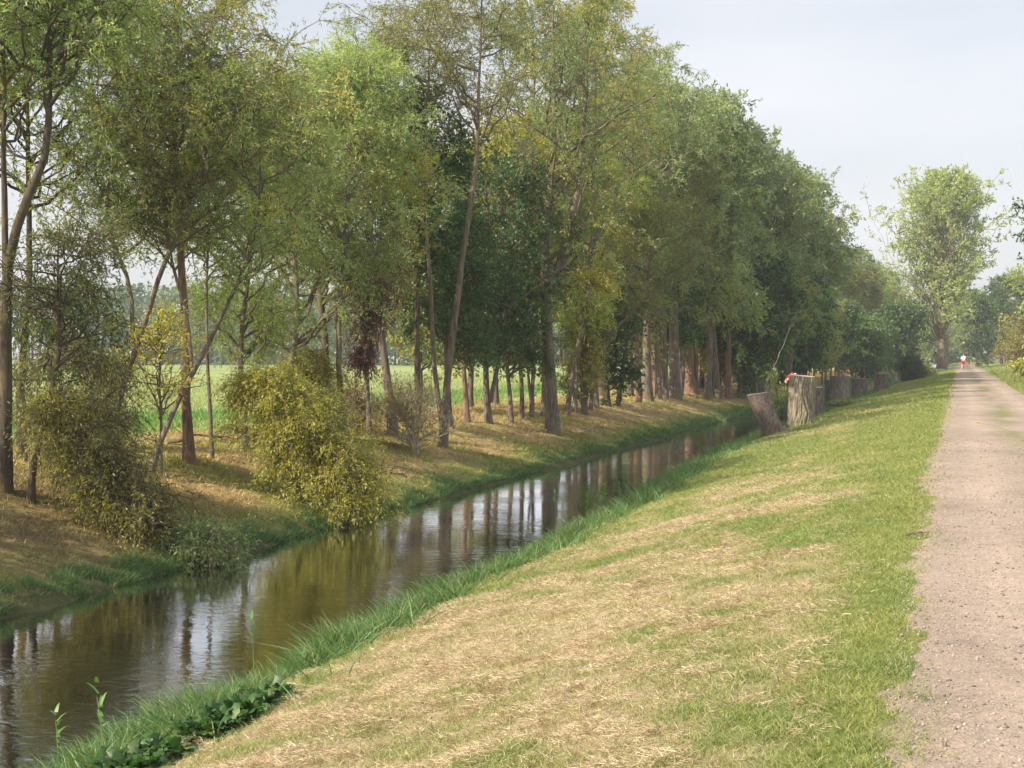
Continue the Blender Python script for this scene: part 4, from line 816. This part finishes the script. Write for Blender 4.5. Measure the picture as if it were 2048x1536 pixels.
# few sunlit pebbles / clods of their own on the path
# ------------------------------------------------------------ cyclist
def skin(name, verts, edges, radii, m, parent=None, root=0, sub=2):
    me = bpy.data.meshes.new(name); me.from_pydata(verts, edges, []); o = bpy.data.objects.new(name, me); COL.objects.link(o)
    if parent: o.parent = parent
    md = o.modifiers.new('s', 'SKIN'); md.use_smooth_shade = True
    for i, r_ in enumerate(radii):
        v = me.skin_vertices[0].data[i]; v.radius = (r_, r_) if not isinstance(r_, tuple) else r_; v.use_root = (i == root)
    ss = o.modifiers.new('u', 'SUBSURF'); ss.levels = sub; ss.render_levels = sub; me.materials.append(m); return o
cyc = np.array([float(pt(1927, 741, 164)[0]), float(pt(1927, 741, 164)[1]), 0.0]); cyc[2] = float(gz(cyc[0], cyc[1]))+.012
M_SK = simple('skin', (.62, .36, .27), .6); M_WH = simple('shirt_white', (.8, .79, .78), .8); M_RED = simple('shorts_red', (.62, .03, .04), .8); M_BLK = simple('black_rubber', (.02, .02, .02), .7); M_FR = simple('frame_paint', (.08, .09, .12), .3, .4); M_HAIR = simple('dark_hair', (.035, .025, .02), .8)
bike = empty('bicycle', cyc, 'bicycle ridden away along the gravel path', 'bicycle')
def ring(name, cy_, r_, th_, m, parent):
    a = np.linspace(0, 2*np.pi, 33); P_ = np.stack([a*0, cy_+np.cos(a)*r_, r_+.02+np.sin(a)*r_], -1); V, F = tubes(P_[None], np.full((1, 33), th_), 6); return link(name, mesh_np(name, V, F, m, smooth=True), parent)
for cy_ in (-.52, .52):
    wh = ring('wheel', cy_, .33, .018, M_BLK, bike)
    sp_ = [[[0, cy_, .35], [0, cy_+math.cos(a)*.32, .35+math.sin(a)*.32]] for a in np.linspace(0, 6.283, 13)[:-1]]; V, F = tubes(np.array(sp_), np.full((12, 2), .003), 3); link('spoke', mesh_np('spoke', V, F, M_FR), wh)
fr = [[(0, -.52, .35), (0, -.1, .30)], [(0, -.1, .30), (0, -.22, .88)], [(0, -.52, .35), (0, -.2, .82)], [(0, -.2, .80), (0, .36, .84)], [(0, -.1, .30), (0, .38, .72)], [(0, .36, .95), (0, .52, .35)]]
V, F = tubes(np.array(fr, float), np.full((6, 2), .017), 6); link('frame', mesh_np('frame', V, F, M_FR), bike)
V, F = tubes(np.array([[(-.27, .30, 1.0), (-.1, .36, 1.0), (.1, .36, 1.0), (.27, .30, 1.0)]], float), np.full((1, 4), .014), 6); link('handlebar', mesh_np('handlebar', V, F, M_BLK), bike)
V, F = tubes(np.array([[(0, -.34, .93), (0, -.22, .94), (0, -.06, .92)]], float), np.array([[.075, .055, .02]]), 8); V[:, 2] = .93+(V[:, 2]-.93)*.4; link('saddle', mesh_np('saddle', V, F, M_BLK), bike)
V, F = tubes(np.array([[(-.16, -.10, .16), (-.02, -.10, .30)], [(.16, -.1, .46), (.02, -.1, .30)]], float), np.full((2, 2), .014), 5); link('pedal', mesh_np('pedal', V, F, M_BLK), bike)
per = empty('person', cyc, 'cyclist seen from behind in white shirt and red shorts, riding the far path', 'person')
#           0 pelvis       1 waist        2 chest         3 neck          4 head          5 crown
BV = [(0, -.20, 1.02), (0, -.10, 1.22), (0, .02, 1.42), (0, .08, 1.56), (0, .12, 1.68), (0, .11, 1.76),
      (.11, -.16, .98), (.15, .14, .80), (.15, .0, .50), (.14, -.10, .20), (.14, .03, .17),
      (-.11, -.16, .98), (-.15, .12, .70), (-.15, -.02, .42), (-.14, -.13, .16), (-.14, 0, .12),
      (.19, .03, 1.46), (.25, .10, 1.22), (.25, .28, 1.05), (.24, .33, 1.02), (-.19, .03, 1.46), (-.25, .10, 1.22), (-.25, .28, 1.05), (-.24, .33, 1.02)]
BE = [(0, 1), (1, 2), (2, 3), (3, 4), (4, 5), (0, 6), (6, 7), (7, 8), (8, 9), (9, 10), (0, 11), (11, 12), (12, 13), (13, 14), (14, 15), (2, 16), (16, 17), (17, 18), (18, 19), (2, 20), (20, 21), (21, 22), (22, 23)]
BR = [.13, .12, .14, .055, .095, .06, .10, .065, .06, .035, .03, .10, .065, .06, .035, .03, .055, .045, .035, .03, .055, .045, .035, .03]
skin('body', BV, BE, BR, M_SK, per)
skin('shirt', [BV[i] for i in (0, 1, 2, 16, 17, 20, 21)]+[(0, .06, 1.51)], [(0, 1), (1, 2), (2, 3), (3, 4), (2, 5), (5, 6), (2, 7)], [.155, .155, .175, .085, .075, .085, .075, .09], M_WH, per)
skin('shorts', [(0, -.20, 1.0), BV[6], (.14, .03, .86), BV[11], (-.14, .02, .80)], [(0, 1), (1, 2), (0, 3), (3, 4)], [.165, .13, .105, .13, .105], M_RED, per)
skin('hair', [(0, .09, 1.70), (0, .10, 1.78)], [(0, 1)], [.10, .075], M_HAIR, per)
for s, z0 in ((1, .17), (-1, .12)): skin('shoe', [(s*.14, -.14, z0+.01), (s*.14, .10, z0-.03)], [(0, 1)], [.045, .035], M_BLK, per)

# ------------------------------------------------------------ haze
bm = bmesh.new(); bmesh.ops.create_cube(bm, size=1)
me = bpy.data.meshes.new('haze'); bm.to_mesh(me); bm.free()
hz = link('haze', me, None, (-100, 1150, 23)); hz.scale = (4200, 3300, 52)
m = mat('haze'); b = N(m); pv = b.n('VolumePrincipled'); pv.inputs['Color'].default_value = (.90, .94, 1.0, 1); pv.inputs['Density'].default_value = .0005; pv.inputs['Anisotropy'].default_value = 0.0
o = b.n('OutputMaterial'); b.l(pv.outputs[0], o.inputs['Volume']); me.materials.append(m); tag(hz, kind='stuff')
